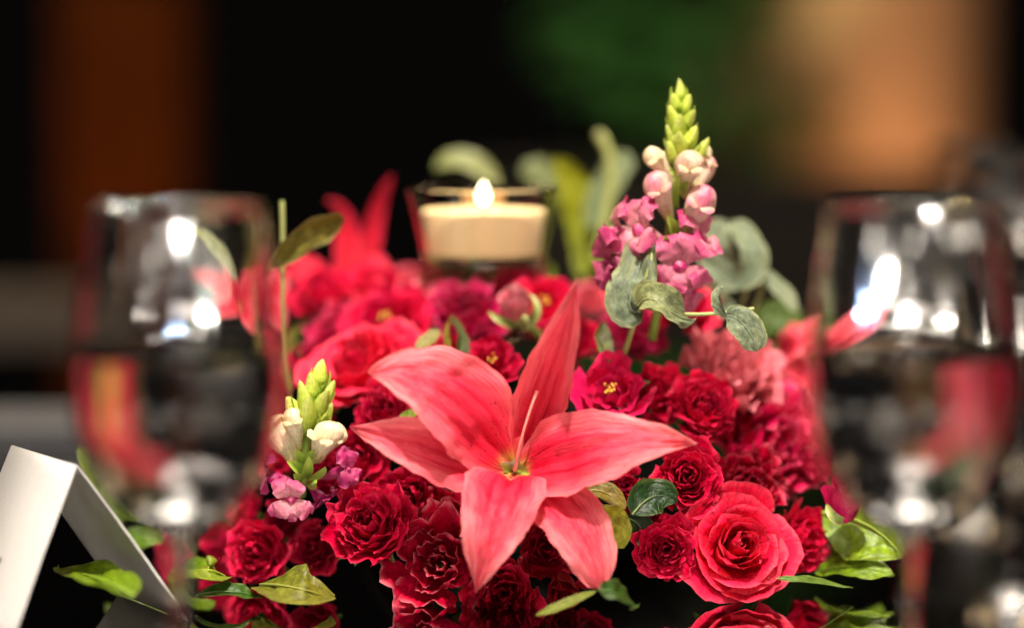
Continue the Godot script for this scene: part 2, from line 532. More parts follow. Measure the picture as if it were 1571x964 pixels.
func closed_floret(p: Array, r: float, hook: float, c0: Color, c1: Color, c2: Color, pointed := false) -> ArrayMesh:   # a swollen tube, rounded and hooked at its mouth
	var a: Vector3 = p[0]
	var pts := PackedVector3Array()
	var cols := PackedColorArray()
	var nv := 16
	var nu := 12
	var ph := rng.randf() * TAU
	for j in nv + 1:
		var v := float(j) / nv
		var c := a.bezier_interpolate(p[1], p[2], p[3], v)
		var tg := a.bezier_derivative(p[1], p[2], p[3], clampf(v, 0.02, 0.98)).normalized()
		var sx := tg.cross(Vector3(0.2, 0.1, 1)).normalized()
		var sy := tg.cross(sx).normalized()
		var w := r * (0.34 + 0.66 * smoothstep(0.05, 0.75, v)) * sqrt(maxf(0.0, 1.0 - pow(maxf(0.0, (v - 0.66) / 0.34), 2.2))) * (0.15 + 0.85 * smoothstep(0.0, 0.1, v))
		if pointed:
			w = r * (0.5 + 0.5 * smoothstep(0.0, 0.4, v)) * pow(maxf(0.0, 1.0 - pow(maxf(0.0, (v - 0.3) / 0.7), 1.6)), 0.8) * (0.2 + 0.8 * smoothstep(0.0, 0.08, v))
		for i in nu + 1:
			var th := -TAU * i / nu
			var lobe := 1.0 + 0.1 * cos(th * 2.0 + ph) + hook * maxf(0.0, v - 0.55) * cos(th + ph) + 0.05 * cos(th * 5.0)
			pts.append(c + (sx * cos(th) + sy * sin(th)) * w * lobe)
			var col := c0.lerp(c1, smoothstep(0.0, 0.45, v)).lerp(c2, smoothstep(0.6, 0.95, v + 0.18 * sin(th * 2.0 + ph)))
			cols.append(col)
	return grid_mesh(nu, nv, pts, cols, true)


# snapdragon floret with its mouth open: a tube, two lobes standing up and three hanging
func open_floret(o: Node3D, base: Vector3, mouth: Vector3, r: float, pale: Color, deep: Color) -> void:
	var ax := (mouth - base).normalized()
	var f := part("floret", closed_floret([base, base.lerp(mouth, 0.3), base.lerp(mouth, 0.7), mouth], r * 0.62, 0.3, pale, pale, deep), M.floret, o)
	var up := (Vector3.UP - ax * ax.dot(Vector3.UP)).normalized()
	var right := ax.cross(up).normalized()
	for k in 5:
		var a: float = [0.42, -0.42, 2.2, PI, -2.2][k] + rng.randf_range(-0.2, 0.2)
		var d := up * cos(a) + right * sin(a)
		var l: float = r * ([1.6, 1.6, 1.3, 1.2, 1.3][k]) * rng.randf_range(0.85, 1.15)
		var m0 := mouth - ax * r * 0.35 + d * r * 0.3
		var back := rng.randf_range(-0.3, 0.15)
		part("lobe", blade([m0, m0 + (d * 0.45 + ax * 0.5) * l, m0 + (d * 0.9 + ax * 0.45) * l, m0 + (d * 1.15 + ax * back) * l], (ax * 0.9 - d * 0.2).normalized(), l * 0.6, {"nu": 10, "nv": 12, "cup": -0.12, "wave": 0.4, "freq": 8.0, "fat": 0.4, "tip": 0.28, "base": 0.3, "c0": pale, "c1": deep, "rim": Color(0.7, 0.3, 0.42, 0.3)}), M.floret, f)


func snapdragon(label: String, at: Vector3, stem: Array, buds: Array, florets: Array, open: Array, sepals: Array, sd: int) -> void:
	rng.seed = sd
	var o := thing("snapdragon", label, "snapdragon", at, "snapdragon spikes in the centrepiece")
	part("stem", tube(bez(stem, 14), [0.0021, 0.002, 0.002, 0.0019, 0.0019, 0.0018, 0.0018, 0.0017, 0.0016, 0.0015, 0.0014, 0.0013, 0.0011, 0.001, 0.0008], 8, Color(0.16, 0.24, 0.03), Color(0.3, 0.42, 0.06)), M.leaf_plain, o)
	for b: Array in buds:   # base, tip, radius
		var g := rng.randf_range(0.8, 1.2)
		var p0: Vector3 = b[0]
		var p1: Vector3 = b[1]
		var bend := Vector3(rng.randf_range(-1, 1), rng.randf_range(-1, 1), rng.randf_range(-1, 1)) * float(b[2]) * 0.4
		part("bud", closed_floret([p0, p0.lerp(p1, 0.3) + bend, p0.lerp(p1, 0.7) + bend, p1], b[2], 0.3, Color(0.32, 0.46, 0.04) * g, Color(0.5, 0.6, 0.07) * g, Color(0.62, 0.66, 0.16) * g, true), M.floret, o)
		var bx := (p1 - p0).normalized()
		for s: float in [-1.0, 1.0]:
			var sd3 := (Vector3(0.3 * s, 0, 1) - bx * bx.dot(Vector3(0.3 * s, 0, 1))).normalized().rotated(bx, s * rng.randf_range(0.6, 1.2)) * float(b[2])
			part("sepal", blade([p0, p0 + sd3 * 0.9, p0.lerp(p1, 0.35) + sd3 * 1.2, p0.lerp(p1, 0.7) + sd3 * 1.25], sd3.normalized(), float(b[2]) * 0.6, {"nu": 4, "nv": 6, "cup": 0.5, "fat": 0.5, "tip": 0.8, "c0": Color(0.2, 0.34, 0.03), "c1": Color(0.38, 0.5, 0.06)}), M.leaf_plain, o)
	for b: Array in florets:   # base, tip, radius, pinkness
		var p0: Vector3 = b[0]
		var p1: Vector3 = b[1]
		var bend: Vector3 = Vector3(rng.randf_range(-1, 1), rng.randf_range(-1, 1), rng.randf_range(-1, 1)) * float(b[2]) * 0.3
		var cream := Color(0.86, 0.76, 0.42)
		var tipc := cream.lerp(Color(0.72, 0.08, 0.28), b[3])
		var f := part("floret", closed_floret([p0, p0.lerp(p1, 0.35) + bend, p0.lerp(p1, 0.75) + bend, p1], b[2], 0.7, Color(0.66, 0.6, 0.2), Color(0.86, 0.73, 0.5).lerp(Color(0.7, 0.36, 0.38), float(b[3]) * 0.5), tipc), M.floret, o)
		var ax := (p1 - p0).normalized()
		var up := (Vector3(0, 0.3, 1) - ax * ax.dot(Vector3(0, 0.3, 1))).normalized()
		for s: float in [-1.0, 1.0]:
			var sd2 := ax.cross(up) * s
			var m0 := p0.lerp(p1, 0.72) + up * float(b[2]) * 0.55 + sd2 * float(b[2]) * 0.3
			part("lip", blade([m0, m0 + (ax * 0.5 + up * 0.5) * float(b[2]), m0 + (ax * 0.6 + up * 0.7 + sd2 * 0.3) * float(b[2]), m0 + (ax * 0.2 + up * 0.9 + sd2 * 0.5) * float(b[2])], (ax + up * 0.5).normalized(), float(b[2]) * 0.45, {"nu": 6, "nv": 6, "cup": -0.3, "wave": 0.2, "fat": 0.35, "tip": 0.3, "base": 0.4, "c0": cream, "c1": tipc}), M.floret, f)
	for b: Array in open:    # base, mouth, radius, depth of colour
		open_floret(o, b[0], b[1], b[2], Color(0.85, 0.4, 0.42).lerp(Color(0.42, 0.006, 0.13), b[3]), Color(0.7, 0.05, 0.22).lerp(Color(0.34, 0.002, 0.1), b[3]))
	for b: Array in sepals:  # base, tip, half width
		var p0: Vector3 = b[0]
		var p1: Vector3 = b[1]
		var out := Vector3(rng.randf_range(-1, 1), rng.randf_range(-0.5, 0.5), 1).normalized() * float(b[2])
		part("sepal", blade([p0, p0.lerp(p1, 0.35) + out * 0.6, p0.lerp(p1, 0.7) + out * 0.7, p1], out.normalized(), b[2], {"nu": 6, "nv": 8, "cup": 0.5, "fat": 0.5, "tip": 0.7, "c0": Color(0.2, 0.33, 0.035), "c1": Color(0.36, 0.46, 0.07)}), M.leaf_plain, o)


func rosebud(label: String, at: Vector3, n: Vector3, size: float, tone: Color, edge: Color, sepals: Array, stem: Array, sd: int) -> void:
	rng.seed = sd
	var o := thing("rosebud", label, "rosebud", at, "closed rosebuds")
	var b := facing(n, rng.randf() * TAU)
	var s: Dictionary = STYLES.bud.duplicate()
	s.edge = edge
	var ang := 0.0
	for i in 11:
		var t := (i + 0.5) / 11.0
		ang += 2.39996 + rng.randf_range(-0.3, 0.3)
		var d := rng.randf_range(0.8, 1.2)
		var p := part("petal", whorl_petal(t, ang, s, size, tone * d), M.petal, o)
		p.basis = b
	for e: Array in sepals:   # four points, half width
		part("sepal", blade(e[0], e[2], e[1], {"nu": 6, "nv": 10, "cup": 0.4, "fat": 0.4, "tip": 0.8, "c0": Color(0.16, 0.22, 0.04), "c1": Color(0.3, 0.33, 0.1), "rim": Color(0.5, 0.4, 0.25, 0.6)}), M.leaf_plain, o)
	if stem.size() > 0:
		part("stem", tube(bez(stem, 8), [0.0016], 7, Color(0.2, 0.26, 0.05), Color(0.16, 0.22, 0.04)), M.leaf_plain, o)


func branch(called: String, label: String, at: Vector3, stems: Array, leaves: Array, m: Material, sd: int) -> void:
	rng.seed = sd
	var o := thing(called, label, "eucalyptus sprig", at, "eucalyptus sprigs")
	for s: Array in stems:    # four points, radius
		part("stem", tube(bez(s[0], 12), [s[1]], 7, Color(0.26, 0.28, 0.08), Color(0.3, 0.32, 0.1)), M.leaf_plain, o)
	for l: Array in leaves:   # four points, face, half width, colours, options
		var lf := part("leaf", blade(l[0], l[1], l[2], {"nu": 12, "nv": 18, "cup": 0.2, "groove": 0.1, "wave": 0.2, "fat": 0.5, "tip": 0.45, "base": 0.05, "crease": 0.25, "ragged": 0.06, "c0": l[3], "c1": l[4], "rim": Color(0.5, 0.5, 0.25, 0.5)}.merged(l[5], true)), m, o)
		var mid := bez(l[0], 9)
		mid.resize(9)
		part("midrib", tube(mid, [float(l[2]) * 0.05, float(l[2]) * 0.04, float(l[2]) * 0.03], 5, l[3], l[3]), M.leaf_plain, lf)


func wine_glass(label: String, at: Vector3) -> void:
	var o := thing("wine_glass", label, "wine glass", at, "half-full water glasses on the table")
	part("foot", lathe(smooth([Vector2(0.0002, 0.0), Vector2(0.02, 0.0), Vector2(0.0325, 0.0002), Vector2(0.0335, 0.0012), Vector2(0.0325, 0.0022), Vector2(0.02, 0.0035), Vector2(0.009, 0.0065), Vector2(0.0046, 0.0105), Vector2(0.0002, 0.0112)], 5), 64), M.bowl_glass, o)
	part("stem", lathe(smooth([Vector2(0.0002, 0.0114), Vector2(0.0043, 0.0116), Vector2(0.0037, 0.02), Vector2(0.0034, 0.035), Vector2(0.0035, 0.05), Vector2(0.0045, 0.0605), Vector2(0.0002, 0.0608)], 6), 40), M.bowl_glass, o)
	var outer := smooth([Vector2(0.0002, 0.061), Vector2(0.005, 0.0616), Vector2(0.0145, 0.067), Vector2(0.0245, 0.0775), Vector2(0.0308, 0.091), Vector2(0.0330, 0.106), Vector2(0.0325, 0.123), Vector2(0.0298, 0.145), Vector2(0.0270, 0.1655), Vector2(0.0267, 0.1667), Vector2(0.0262, 0.1664)], 7)
	var inner := smooth([Vector2(0.0261, 0.1655), Vector2(0.0288, 0.145), Vector2(0.0315, 0.123), Vector2(0.0320, 0.106), Vector2(0.0298, 0.0915), Vector2(0.0235, 0.0787), Vector2(0.0135, 0.0695), Vector2(0.005, 0.0655), Vector2(0.0002, 0.0652)], 7)
	part("bowl", lathe(outer + inner, 72), M.bowl_glass, o)
	var w := thing("water", label.replace("wine glass", "water in the wine glass"), "water", at, "water in the wine glasses")
	part("water_body", lathe(smooth([Vector2(0.0002, 0.0654), Vector2(0.005, 0.0657), Vector2(0.0134, 0.0697), Vector2(0.0233, 0.0789), Vector2(0.0296, 0.0917), Vector2(0.03175, 0.106), Vector2(0.0314, 0.1185), Vector2(0.03135, 0.1200)], 7) + smooth([Vector2(0.0309, 0.1197), Vector2(0.02, 0.1193), Vector2(0.0002, 0.1193)], 3), 72), M.water, w)


func candle(at: Vector3) -> void:
	var g := thing("candle_holder", "flared clear glass tealight holder with candle, behind the roses", "candle holder", at)
	part("cup", lathe(smooth([Vector2(0.0002, 0.0345), Vector2(0.0262, 0.0345), Vector2(0.0274, 0.0352), Vector2(0.0308, 0.052), Vector2(0.0344, 0.0665), Vector2(0.0341, 0.0678), Vector2(0.0336, 0.0672)], 6) + smooth([Vector2(0.0334, 0.066), Vector2(0.0300, 0.053), Vector2(0.0276, 0.0415), Vector2(0.0266, 0.0385), Vector2(0.02, 0.0375), Vector2(0.0002, 0.0375)], 6), 64), M.glass, g)
	part("stand", lathe(smooth([Vector2(0.024, 0.0), Vector2(0.0252, 0.0), Vector2(0.0256, 0.014), Vector2(0.0268, 0.0335), Vector2(0.0262, 0.0342)], 6) + smooth([Vector2(0.0257, 0.0336), Vector2(0.0246, 0.014), Vector2(0.024, 0.0)], 6), 64), M.glass, g)
	for k in 16:   # the fluted stand under the cup
		var a := TAU * k / 16.0
		var d := Vector3(cos(a), 0, sin(a))
		part("flute", tube([d * 0.0268 + Vector3(0, 0.002, 0), d * 0.0271 + Vector3(0, 0.012, 0), d * 0.0278 + Vector3(0, 0.024, 0), d * 0.0284 + Vector3(0, 0.033, 0)], [0.0012, 0.0016, 0.0016, 0.0008], 6), M.glass, g)
	var c := thing("candle", "short cream tealight candle burning in the glass holder", "candle", at + Vector3(0, 0.0378, 0))
	part("wax", lathe(smooth([Vector2(0.0002, 0.0), Vector2(0.0245, 0.0), Vector2(0.0255, 0.001), Vector2(0.0267, 0.011), Vector2(0.0278, 0.0185), Vector2(0.0273, 0.0197), Vector2(0.0248, 0.0191), Vector2(0.013, 0.0186), Vector2(0.0002, 0.0184)], 6), 64), M.wax, c)
	part("wick", tube([Vector3(0, 0.0184, 0), Vector3(0.0002, 0.021, 0), Vector3(0.0006, 0.0235, 0)], [0.0006], 6), M.wick, c)
	part("flame", lathe(smooth([Vector2(0.0001, 0.0222), Vector2(0.0022, 0.0236), Vector2(0.0029, 0.0258), Vector2(0.0024, 0.0283), Vector2(0.0011, 0.0308), Vector2(0.0001, 0.0328)], 5), 20), M.flame, c)
	var l := OmniLight3D.new()
	l.name = "candle_light"
	l.light_color = Color(1.0, 0.72, 0.42)
	l.light_energy = 0.0001
	l.light_size = 0.003
	l.omni_range = 2.0
	l.omni_attenuation = 2.0
	l.shadow_enabled = true
	c.add_child(l)
	l.position = Vector3(0, 0.0265, 0)


func lamp(called: String, label: String, category: String, at: Vector3, aim: Vector3, radius: float, energy: float, color: Color, cone: float, glow: Material) -> void:
	var o := thing(called, label, category, at, "unseen lamps round the table")
	var d := (aim - at).normalized()
	o.basis = facing(-d, 0.0)
	part("housing", lathe(smooth([Vector2(radius * 0.96, 0.002), Vector2(radius * 1.08, 0.0), Vector2(radius * 1.12, radius * 0.5), Vector2(radius * 1.0, radius * 2.4), Vector2(radius * 0.5, radius * 2.8), Vector2(0.001, radius * 2.85)], 4), 32), M.metal, o)
	part("lens", lathe([Vector2(0.0005, 0.003), Vector2(radius * 0.5, 0.0032), Vector2(radius * 0.95, 0.004)], 32), glow, o)
	var l := SpotLight3D.new()
	l.name = "lamp_light"
	l.light_color = color
	l.light_energy = energy
	l.light_size = radius
	l.spot_angle = cone
	l.spot_angle_attenuation = 0.5
	l.spot_range = 12.0
	l.spot_attenuation = 2.0
	l.shadow_enabled = true
	add_child(l)
	l.position = at + d * 0.012
	l.look_at_from_position(l.position, aim, Vector3(0.1, 0.3, 0.9))


func place_card(at: Vector3, near_foot: Vector3, along: Vector3, out: Vector3, ridge: Vector3) -> void:
	var o := thing("place_card", "white folded place card standing on the black table", "place card", at)
	# two panels that meet at the ridge: near_foot and out are the feet of the back and front panel, along runs to the far end
	for k in 2:
		var f: Vector3 = near_foot if k == 0 else out
		var st := PackedVector3Array()
		var nrm := along.cross(f - ridge).normalized() * 0.00028
		if nrm.y < 0:
			nrm = -nrm
		var ring := []
		for i in 9:
			var v := i / 8.0
			ring.append(ridge.lerp(f, v) + nrm + Vector3(0, 0.0013 * sin(v * PI), 0))
		for i in 9:
			var v := 1.0 - i / 8.0
			ring.append(ridge.lerp(f, v) - nrm + Vector3(0, 0.0013 * sin(v * PI), 0))
		ring.append(ring[0])
		for j in 4:
			var q: float = [0.0, 0.0, 1.0, 1.0][j]
			for p: Vector3 in ring:
				var c := (ridge + f) / 2.0
				st.append((p if j in [1, 2] else c) + along * q)
		var m := grid_mesh(18, 3, st, PackedColorArray())
		var sf := SurfaceTool.new()
		sf.create_from(m, 0)
		sf.deindex()
		sf.set_smooth_group(-1)
		sf.generate_normals()
		part("panel", sf.commit(), M.card, o)
	var fo := out - ridge   # the stroke of a letter on the front panel, cut by the picture's edge
	var up := along.cross(fo).normalized() * (1.0 if along.cross(fo).y > 0 else -1.0)
	for e: Array in [[0.60, 0.50], [0.60, 0.545]]:
		var c := ridge + fo * float(e[0]) + along * float(e[1]) + up * 0.0015
		part("lettering", tube([c, c + fo * 0.03 + along * 0.01, c + fo * 0.055 + along * 0.02], [0.00025, 0.0003, 0.00025], 5), M.ink, o)


func unseen_panel_lamp(label: String, at: Vector3, aim: Vector3, size: Vector2, cells: Vector2i, energy: float) -> void:
	var o := thing("unseen_panel_lamp", label, "lamp", at, "unseen lamps round the table")
	var d := (aim - at).normalized()
	o.look_at_from_position(at, aim, Vector3.UP)
	part("frame", rounded_box(Vector3(size.x + 0.04, size.y + 0.04, 0.04), 0.008), M.metal, o)
	o.get_child(0).position.z = 0.024
	for i in cells.x:
		for j in cells.y:
			var w := Vector2(size.x / cells.x, size.y / cells.y)
			var p := part("pane", rounded_box(Vector3(w.x * 0.82, w.y * 0.82, 0.006), 0.002), M.lamp_pane, o)
			p.position = Vector3((i + 0.5) * w.x - size.x / 2, (j + 0.5) * w.y - size.y / 2, 0.0)
	var l := AreaLight3D.new()
	l.name = "panel_light"
	l.light_color = Color(1.0, 0.95, 0.88)
	l.light_energy = energy
	l.area_size = size
	l.shadow_enabled = true
	add_child(l)
	l.look_at_from_position(at + d * 0.02, aim, Vector3.UP)


func unseen_bulb(label: String, at: Vector3, radius: float, energy: float) -> void:
	var o := thing("unseen_bulb", label, "lamp", at, "unseen bulbs above the room")
	part("globe", lathe(smooth([Vector2(0.0005, -radius), Vector2(radius * 0.7, -radius * 0.72), Vector2(radius, 0), Vector2(radius * 0.7, radius * 0.75), Vector2(radius * 0.3, radius * 1.1)], 5), 24), M.bulb, o)
	part("socket", tube([Vector3(0, radius * 1.0, 0), Vector3(0, radius * 1.6, 0), Vector3(0, radius * 2.0, 0)], [radius * 0.34], 12), M.metal, o)
	part("cord", tube([Vector3(0, radius * 2.0, 0), Vector3(0, 0.5, 0), Vector3(0, 1.2, 0)], [0.004], 6), M.metal, o)
	var l := OmniLight3D.new()
	l.name = "bulb_light"
	l.light_color = Color(1.0, 0.86, 0.66)
	l.light_energy = energy
	l.light_size = radius * 0.9
	l.omni_range = 10.0
	l.omni_attenuation = 2.0
	l.shadow_enabled = true
	o.add_child(l)


func _ready() -> void:
	# camera
	var cam := Camera3D.new()
	cam.name = "camera"
	cam.position = CAM
	cam.rotation_degrees.x = PITCH
	cam.near = 0.05
	cam.far = 60.0
	cam.fov = 14.86
	var lens := CameraAttributesPhysical.new()
	lens.frustum_focal_length = 92.02
	lens.frustum_focus_distance = 0.948
	lens.exposure_aperture = 2.35
	cam.attributes = lens
	add_child(cam)
	cam.current = true
	# a dark room: no sky, only a trace of scattered light
	var env := Environment.new()
	env.background_mode = Environment.BG_COLOR
	env.background_color = lin(0.0022, 0.0018, 0.0016)
	env.tonemap_mode = Environment.TONE_MAPPER_LINEAR
	env.tonemap_exposure = 1.0
	env.sdfgi_enabled = true
	env.ssao_enabled = true
	env.ssil_enabled = true
	var we := WorldEnvironment.new()
	we.name = "world_environment"
	we.environment = env
	add_child(we)
	make_materials()
	# unseen lamps round the table, placed to light the blooms and glasses
	lamp("unseen_spotlight", "bright spotlight out of view high above the front of the table", "unseen_spotlight", Vector3(0.1, 1.9, 1.05), Vector3(0, 0.07, 0.1), 0.03, 10.5, Color(1.0, 0.955, 0.9), 22.0, M.lamp_warm)  # unseen key lamp, its hard light falls on the blooms from above
	lamp("unseen_spotlight", "spotlight above the right back of the table, added to edge the blooms with light", "unseen_spotlight", Vector3(0.8, 1.6, -0.75), Vector3(0, 0.05, 0.05), 0.04, 3.0, Color(1.0, 0.93, 0.84), 20.0, M.lamp_warm)  # added behind the blooms to light their edges
	for b: Array in [["left wine glass, from the right back", Vector3(0.55, 1.7, -1), Vector3(-0.104, 0.125, 0.33), 40.00, Color(1.0, 0.96, 0.9)], ["right wine glass, from the left back", Vector3(-0.35, 1.75, -1.1), Vector3(0.125, 0.125, 0.33), 40.00, Color(1.0, 0.96, 0.9)], ["left wine glass, from the far right front", Vector3(0.95, 0.36, 1.5), Vector3(-0.104, 0.125, 0.33), 1.00, Color(1.0, 0.96, 0.9)], ["left wine glass, from the right front", Vector3(0.35, 0.55, 2.1), Vector3(-0.104, 0.125, 0.33), 1.00, Color(1.0, 0.96, 0.9)], ["left wine glass, from the near front", Vector3(0.1, 0.42, 2.4), Vector3(-0.104, 0.125, 0.33), 0.60, Color(0.75, 0.85, 1.0)], ["left wine glass, from the front, higher up", Vector3(-0.15, 0.85, 2.2), Vector3(-0.104, 0.125, 0.33), 1.20, Color(1.0, 0.96, 0.9)], ["left wine glass, from the far right, amber", Vector3(1.3, 0.6, 0.9), Vector3(-0.104, 0.125, 0.33), 1.20, Color(1.0, 0.8, 0.55)], ["left wine glass, from the far left", Vector3(-1.1, 0.5, 1.3), Vector3(-0.104, 0.125, 0.33), 0.70, Color(1.0, 0.96, 0.9)], ["right wine glass, from the far left front", Vector3(-0.95, 0.42, 1.5), Vector3(0.125, 0.125, 0.33), 1.00, Color(1.0, 0.96, 0.9)], ["right wine glass, from the near left front", Vector3(-0.4, 0.42, 2.1), Vector3(0.125, 0.125, 0.33), 1.00, Color(1.0, 0.96, 0.9)], ["right wine glass, from the front", Vector3(0.45, 0.62, 2.2), Vector3(0.125, 0.125, 0.33), 1.00, Color(1.0, 0.96, 0.9)], ["right wine glass, from the far left, bluish", Vector3(-1.3, 0.34, 1), Vector3(0.125, 0.125, 0.33), 1.20, Color(0.75, 0.85, 1.0)], ["right wine glass, from the front, higher up", Vector3(0.2, 0.9, 2.2), Vector3(0.125, 0.125, 0.33), 1.20, Color(1.0, 0.96, 0.9)], ["right wine glass, from the far right", Vector3(1.2, 0.5, 1.3), Vector3(0.125, 0.125, 0.33), 0.90, Color(1.0, 0.8, 0.55)], ["right wine glass, from the right front", Vector3(0.85, 0.38, 1.9), Vector3(0.125, 0.125, 0.33), 0.70, Color(1.0, 0.96, 0.9)]]:
		lamp("unseen_pin_spot", "unseen pin spot for glints on the %s" % b[0], "unseen_spotlight", b[1], b[2], 0.012, b[3], b[4], 2.3, M.lamp_warm)  # out of view, placed to put small highlights on the wine glasses
	unseen_panel_lamp("added overhead fill panel of glowing panes, out of view above the table", Vector3(0.0, 2.2, 0.55), Vector3(0, 0.05, 0.12), Vector2(0.8, 0.6), Vector2i(4, 3), 1.8)  # added soft fill from overhead
	unseen_panel_lamp("added wide fill panel of glowing panes high behind the camera", Vector3(-0.15, 2.1, 1.8), Vector3(0, 0.05, 0.1), Vector2(0.6, 0.3), Vector2i(4, 2), 2.0)  # added frontal fill, out of view behind the camera
	for b: Array in [[Vector3(-0.95, 0.4, 1.9), "lowest on the left", 0.05], [Vector3(-0.7, 0.52, 2.2), "second on the left", 0.03], [Vector3(-0.5, 0.36, 2.3), "low, left of the photographer", 0.04], [Vector3(-0.28, 0.62, 2.5), "just left of the photographer", 0.05], [Vector3(0.3, 0.42, 2.4), "just right of the photographer", 0.03], [Vector3(0.55, 0.6, 2.2), "right of the photographer", 0.05], [Vector3(0.8, 0.36, 2), "lowest on the right", 0.04], [Vector3(1.05, 0.5, 1.8), "second on the right", 0.03], [Vector3(1.4, 0.42, 1.2), "far right beside the table", 0.05], [Vector3(-1.4, 0.46, 1.1), "far left beside the table", 0.05]]:
		unseen_panel_lamp("unseen tiny panel lamp for glints in the glasses, %s" % b[1], b[0], Vector3(0, 0.1, 0.25), Vector2(0.07, 0.022), Vector2i(2, 1), b[2])  # out of view, placed to give small white reflections in the glasses
	lamp("unseen_pin_spot", "added pin spot that brightens the candle wax", "unseen_spotlight", Vector3(-0.2, 1.5, 1.6), Vector3(-0.012, 0.145, 0.0), 0.04, 6.5, Color(1.0, 0.93, 0.82), 2.0, M.lamp_warm)  # added to light the front of the wax
	# the table
	structure("table_top", rounded_box(Vector3(2.4, 0.03, 1.9), 0.006), M.table, Vector3(0, -0.015, 0.2))
	background()
	for b: Array in [[Vector3(-0.75, 1.35, -1), "left of the table, lowest"], [Vector3(-0.35, 1.15, -2), "behind the table, far left of its row"], [Vector3(-0.1, 1.7, -1.7), "behind the table, highest of its row"], [Vector3(0.3, 1.2, -2.1), "behind the table, near the ochre pedestal"], [Vector3(0.55, 1.5, -1.5), "behind the table, above the ochre pedestal"], [Vector3(1.15, 1.1, -1.2), "right of the table, lowest"], [Vector3(-1.4, 1.1, -0.2), "far left of the table"], [Vector3(1.6, 1.3, 0.2), "far right of the table"], [Vector3(-0.95, 1.5, -2), "left of the wooden post"], [Vector3(1.25, 1.6, -2.2), "right of the ochre pedestal"]]:
		unseen_bulb("unseen round glowing bulb %s" % b[1], b[0], 0.075, 0.012)  # out of view, placed to show as bright discs through the water
	# the centrepiece
	var foam := thing("unseen_foam_core", "unseen dark core under the blooms that keeps their gaps dark", "floral foam", Vector3(0.015, 0.0, -0.01))  # unseen core, blocks light so the gaps between blooms stay dark
	var fp := []
	for i in 13:
		var a := PI / 2 * i / 12.0
		fp.append(Vector2(0.0005 + 0.085 * cos(a), 0.002 + 0.062 * sin(a)))
	part("block", lathe([Vector2(0.0005, 0.002)] + fp, 40), M.foam, foam)
	bloom("rose", "rose", "bright red rose at the left end of the front row, above the light green leaf", "red spray roses in the centrepiece", Vector3(-0.10513, 0.01398, 0.11127), Vector3(-0.27942, 0.16793, 0.94537), 0.0144, "spray", Color(0.7, 0.005, 0.052), 30, 0)
	bloom("rose", "rose", "crimson spray rose with pale edges, left of the lily's lower petals, over its dark cup", "red spray roses in the centrepiece", Vector3(-0.05657, 0.0329, 0.14385), Vector3(-0.16694, 0.53016, 0.8313), 0.0164, "spray", Color(0.6, 0.004, 0.042), 34, 1)
	bloom("rose", "rose", "small dark red rose half hidden between two brighter roses at lower left", "red spray roses in the centrepiece", Vector3(-0.08026, 0.01656, 0.1162), Vector3(-0.25113, 0.16134, 0.95441), 0.0116, "spray", Color(0.46, 0.003, 0.03), 24, 2)
	bloom("rose", "rose", "loose dark red rose with wavy pale pink petal edges, lower left of the lily", "red spray roses in the centrepiece", Vector3(-0.02904, 0.01757, 0.14789), Vector3(-0.109, 0.28856, 0.95124), 0.0194, "loose", Color(0.46, 0.003, 0.03), 17, 3)
	bloom("rose", "rose", "ruffled dark red bloom behind the loose rose, left of the lily's lowest petal", "red spray roses in the centrepiece", Vector3(-0.02542, 0.03009, 0.1286), Vector3(-0.09962, 0.23434, 0.96704), 0.0130, "loose", Color(0.46, 0.003, 0.03), 14, 4)
	bloom("rose", "rose", "crimson rose below the tip of the lily's lowest petal", "red spray roses in the centrepiece", Vector3(-0.00395, 0.00567, 0.15299), Vector3(-0.04723, 0.17101, 0.98414), 0.0138, "spray", Color(0.6, 0.004, 0.042), 30, 5)
	bloom("rose", "rose", "dark red rose glimpsed between the lily's two lower petals", "red spray roses in the centrepiece", Vector3(0.01361, 0.02031, 0.13538), Vector3(-0.00386, 0.17616, 0.98435), 0.0109, "spray", Color(0.46, 0.003, 0.03), 24, 6)
	bloom("rose", "rose", "small crimson rose with curled edges, left of the large pinkish red rose", "red spray roses in the centrepiece", Vector3(0.06005, 0.02176, 0.14675), Vector3(-0.13777, 0.16823, 0.97607), 0.0120, "spray", Color(0.6, 0.004, 0.042), 26, 7)
	bloom("rose", "rose", "large pinkish red garden rose at lower right with wide outer petals", "red spray roses in the centrepiece", Vector3(0.09006, 0.02344, 0.14338), Vector3(0.14143, 0.36867, 0.91874), 0.0216, "full", Color(0.8, 0.012, 0.056), 26, 8)
	bloom("rose", "rose", "bright red rose seen from the side, right of the large pinkish red rose", "red spray roses in the centrepiece", Vector3(0.12095, 0.01987, 0.10966), Vector3(0.52089, 0.25233, 0.81548), 0.0149, "spray", Color(0.7, 0.005, 0.052), 24, 9)
	bloom("rose", "rose", "crimson rose with crisp petals under the tip of the lily's right petal", "red spray roses in the centrepiece", Vector3(0.06968, 0.04957, 0.13485), Vector3(-0.01835, 0.33448, 0.94222), 0.0140, "spray", Color(0.6, 0.004, 0.042), 32, 10)
	bloom("rose", "rose", "crimson rose above the lily's right petal tip, beside the pink carnation", "red spray roses in the centrepiece", Vector3(0.07892, 0.07413, 0.10414), Vector3(0.20005, 0.55674, 0.80624), 0.0138, "spray", Color(0.6, 0.004, 0.042), 30, 11)
	bloom("rose", "rose", "small crimson rose between the open magenta red rose and its crimson neighbour", "red spray roses in the centrepiece", Vector3(0.06077, 0.07897, 0.09584), Vector3(0.10918, 0.50574, 0.85575), 0.0123, "spray", Color(0.6, 0.004, 0.042), 24, 12)
	bloom("rose", "rose", "open magenta red rose with a deep dark heart, right of the lily's upright petal", "red spray roses in the centrepiece", Vector3(0.0402, 0.08171, 0.11306), Vector3(-0.19661, 0.57344, 0.7953), 0.0174, "open", Color(0.68, 0.009, 0.085), 15, 13)
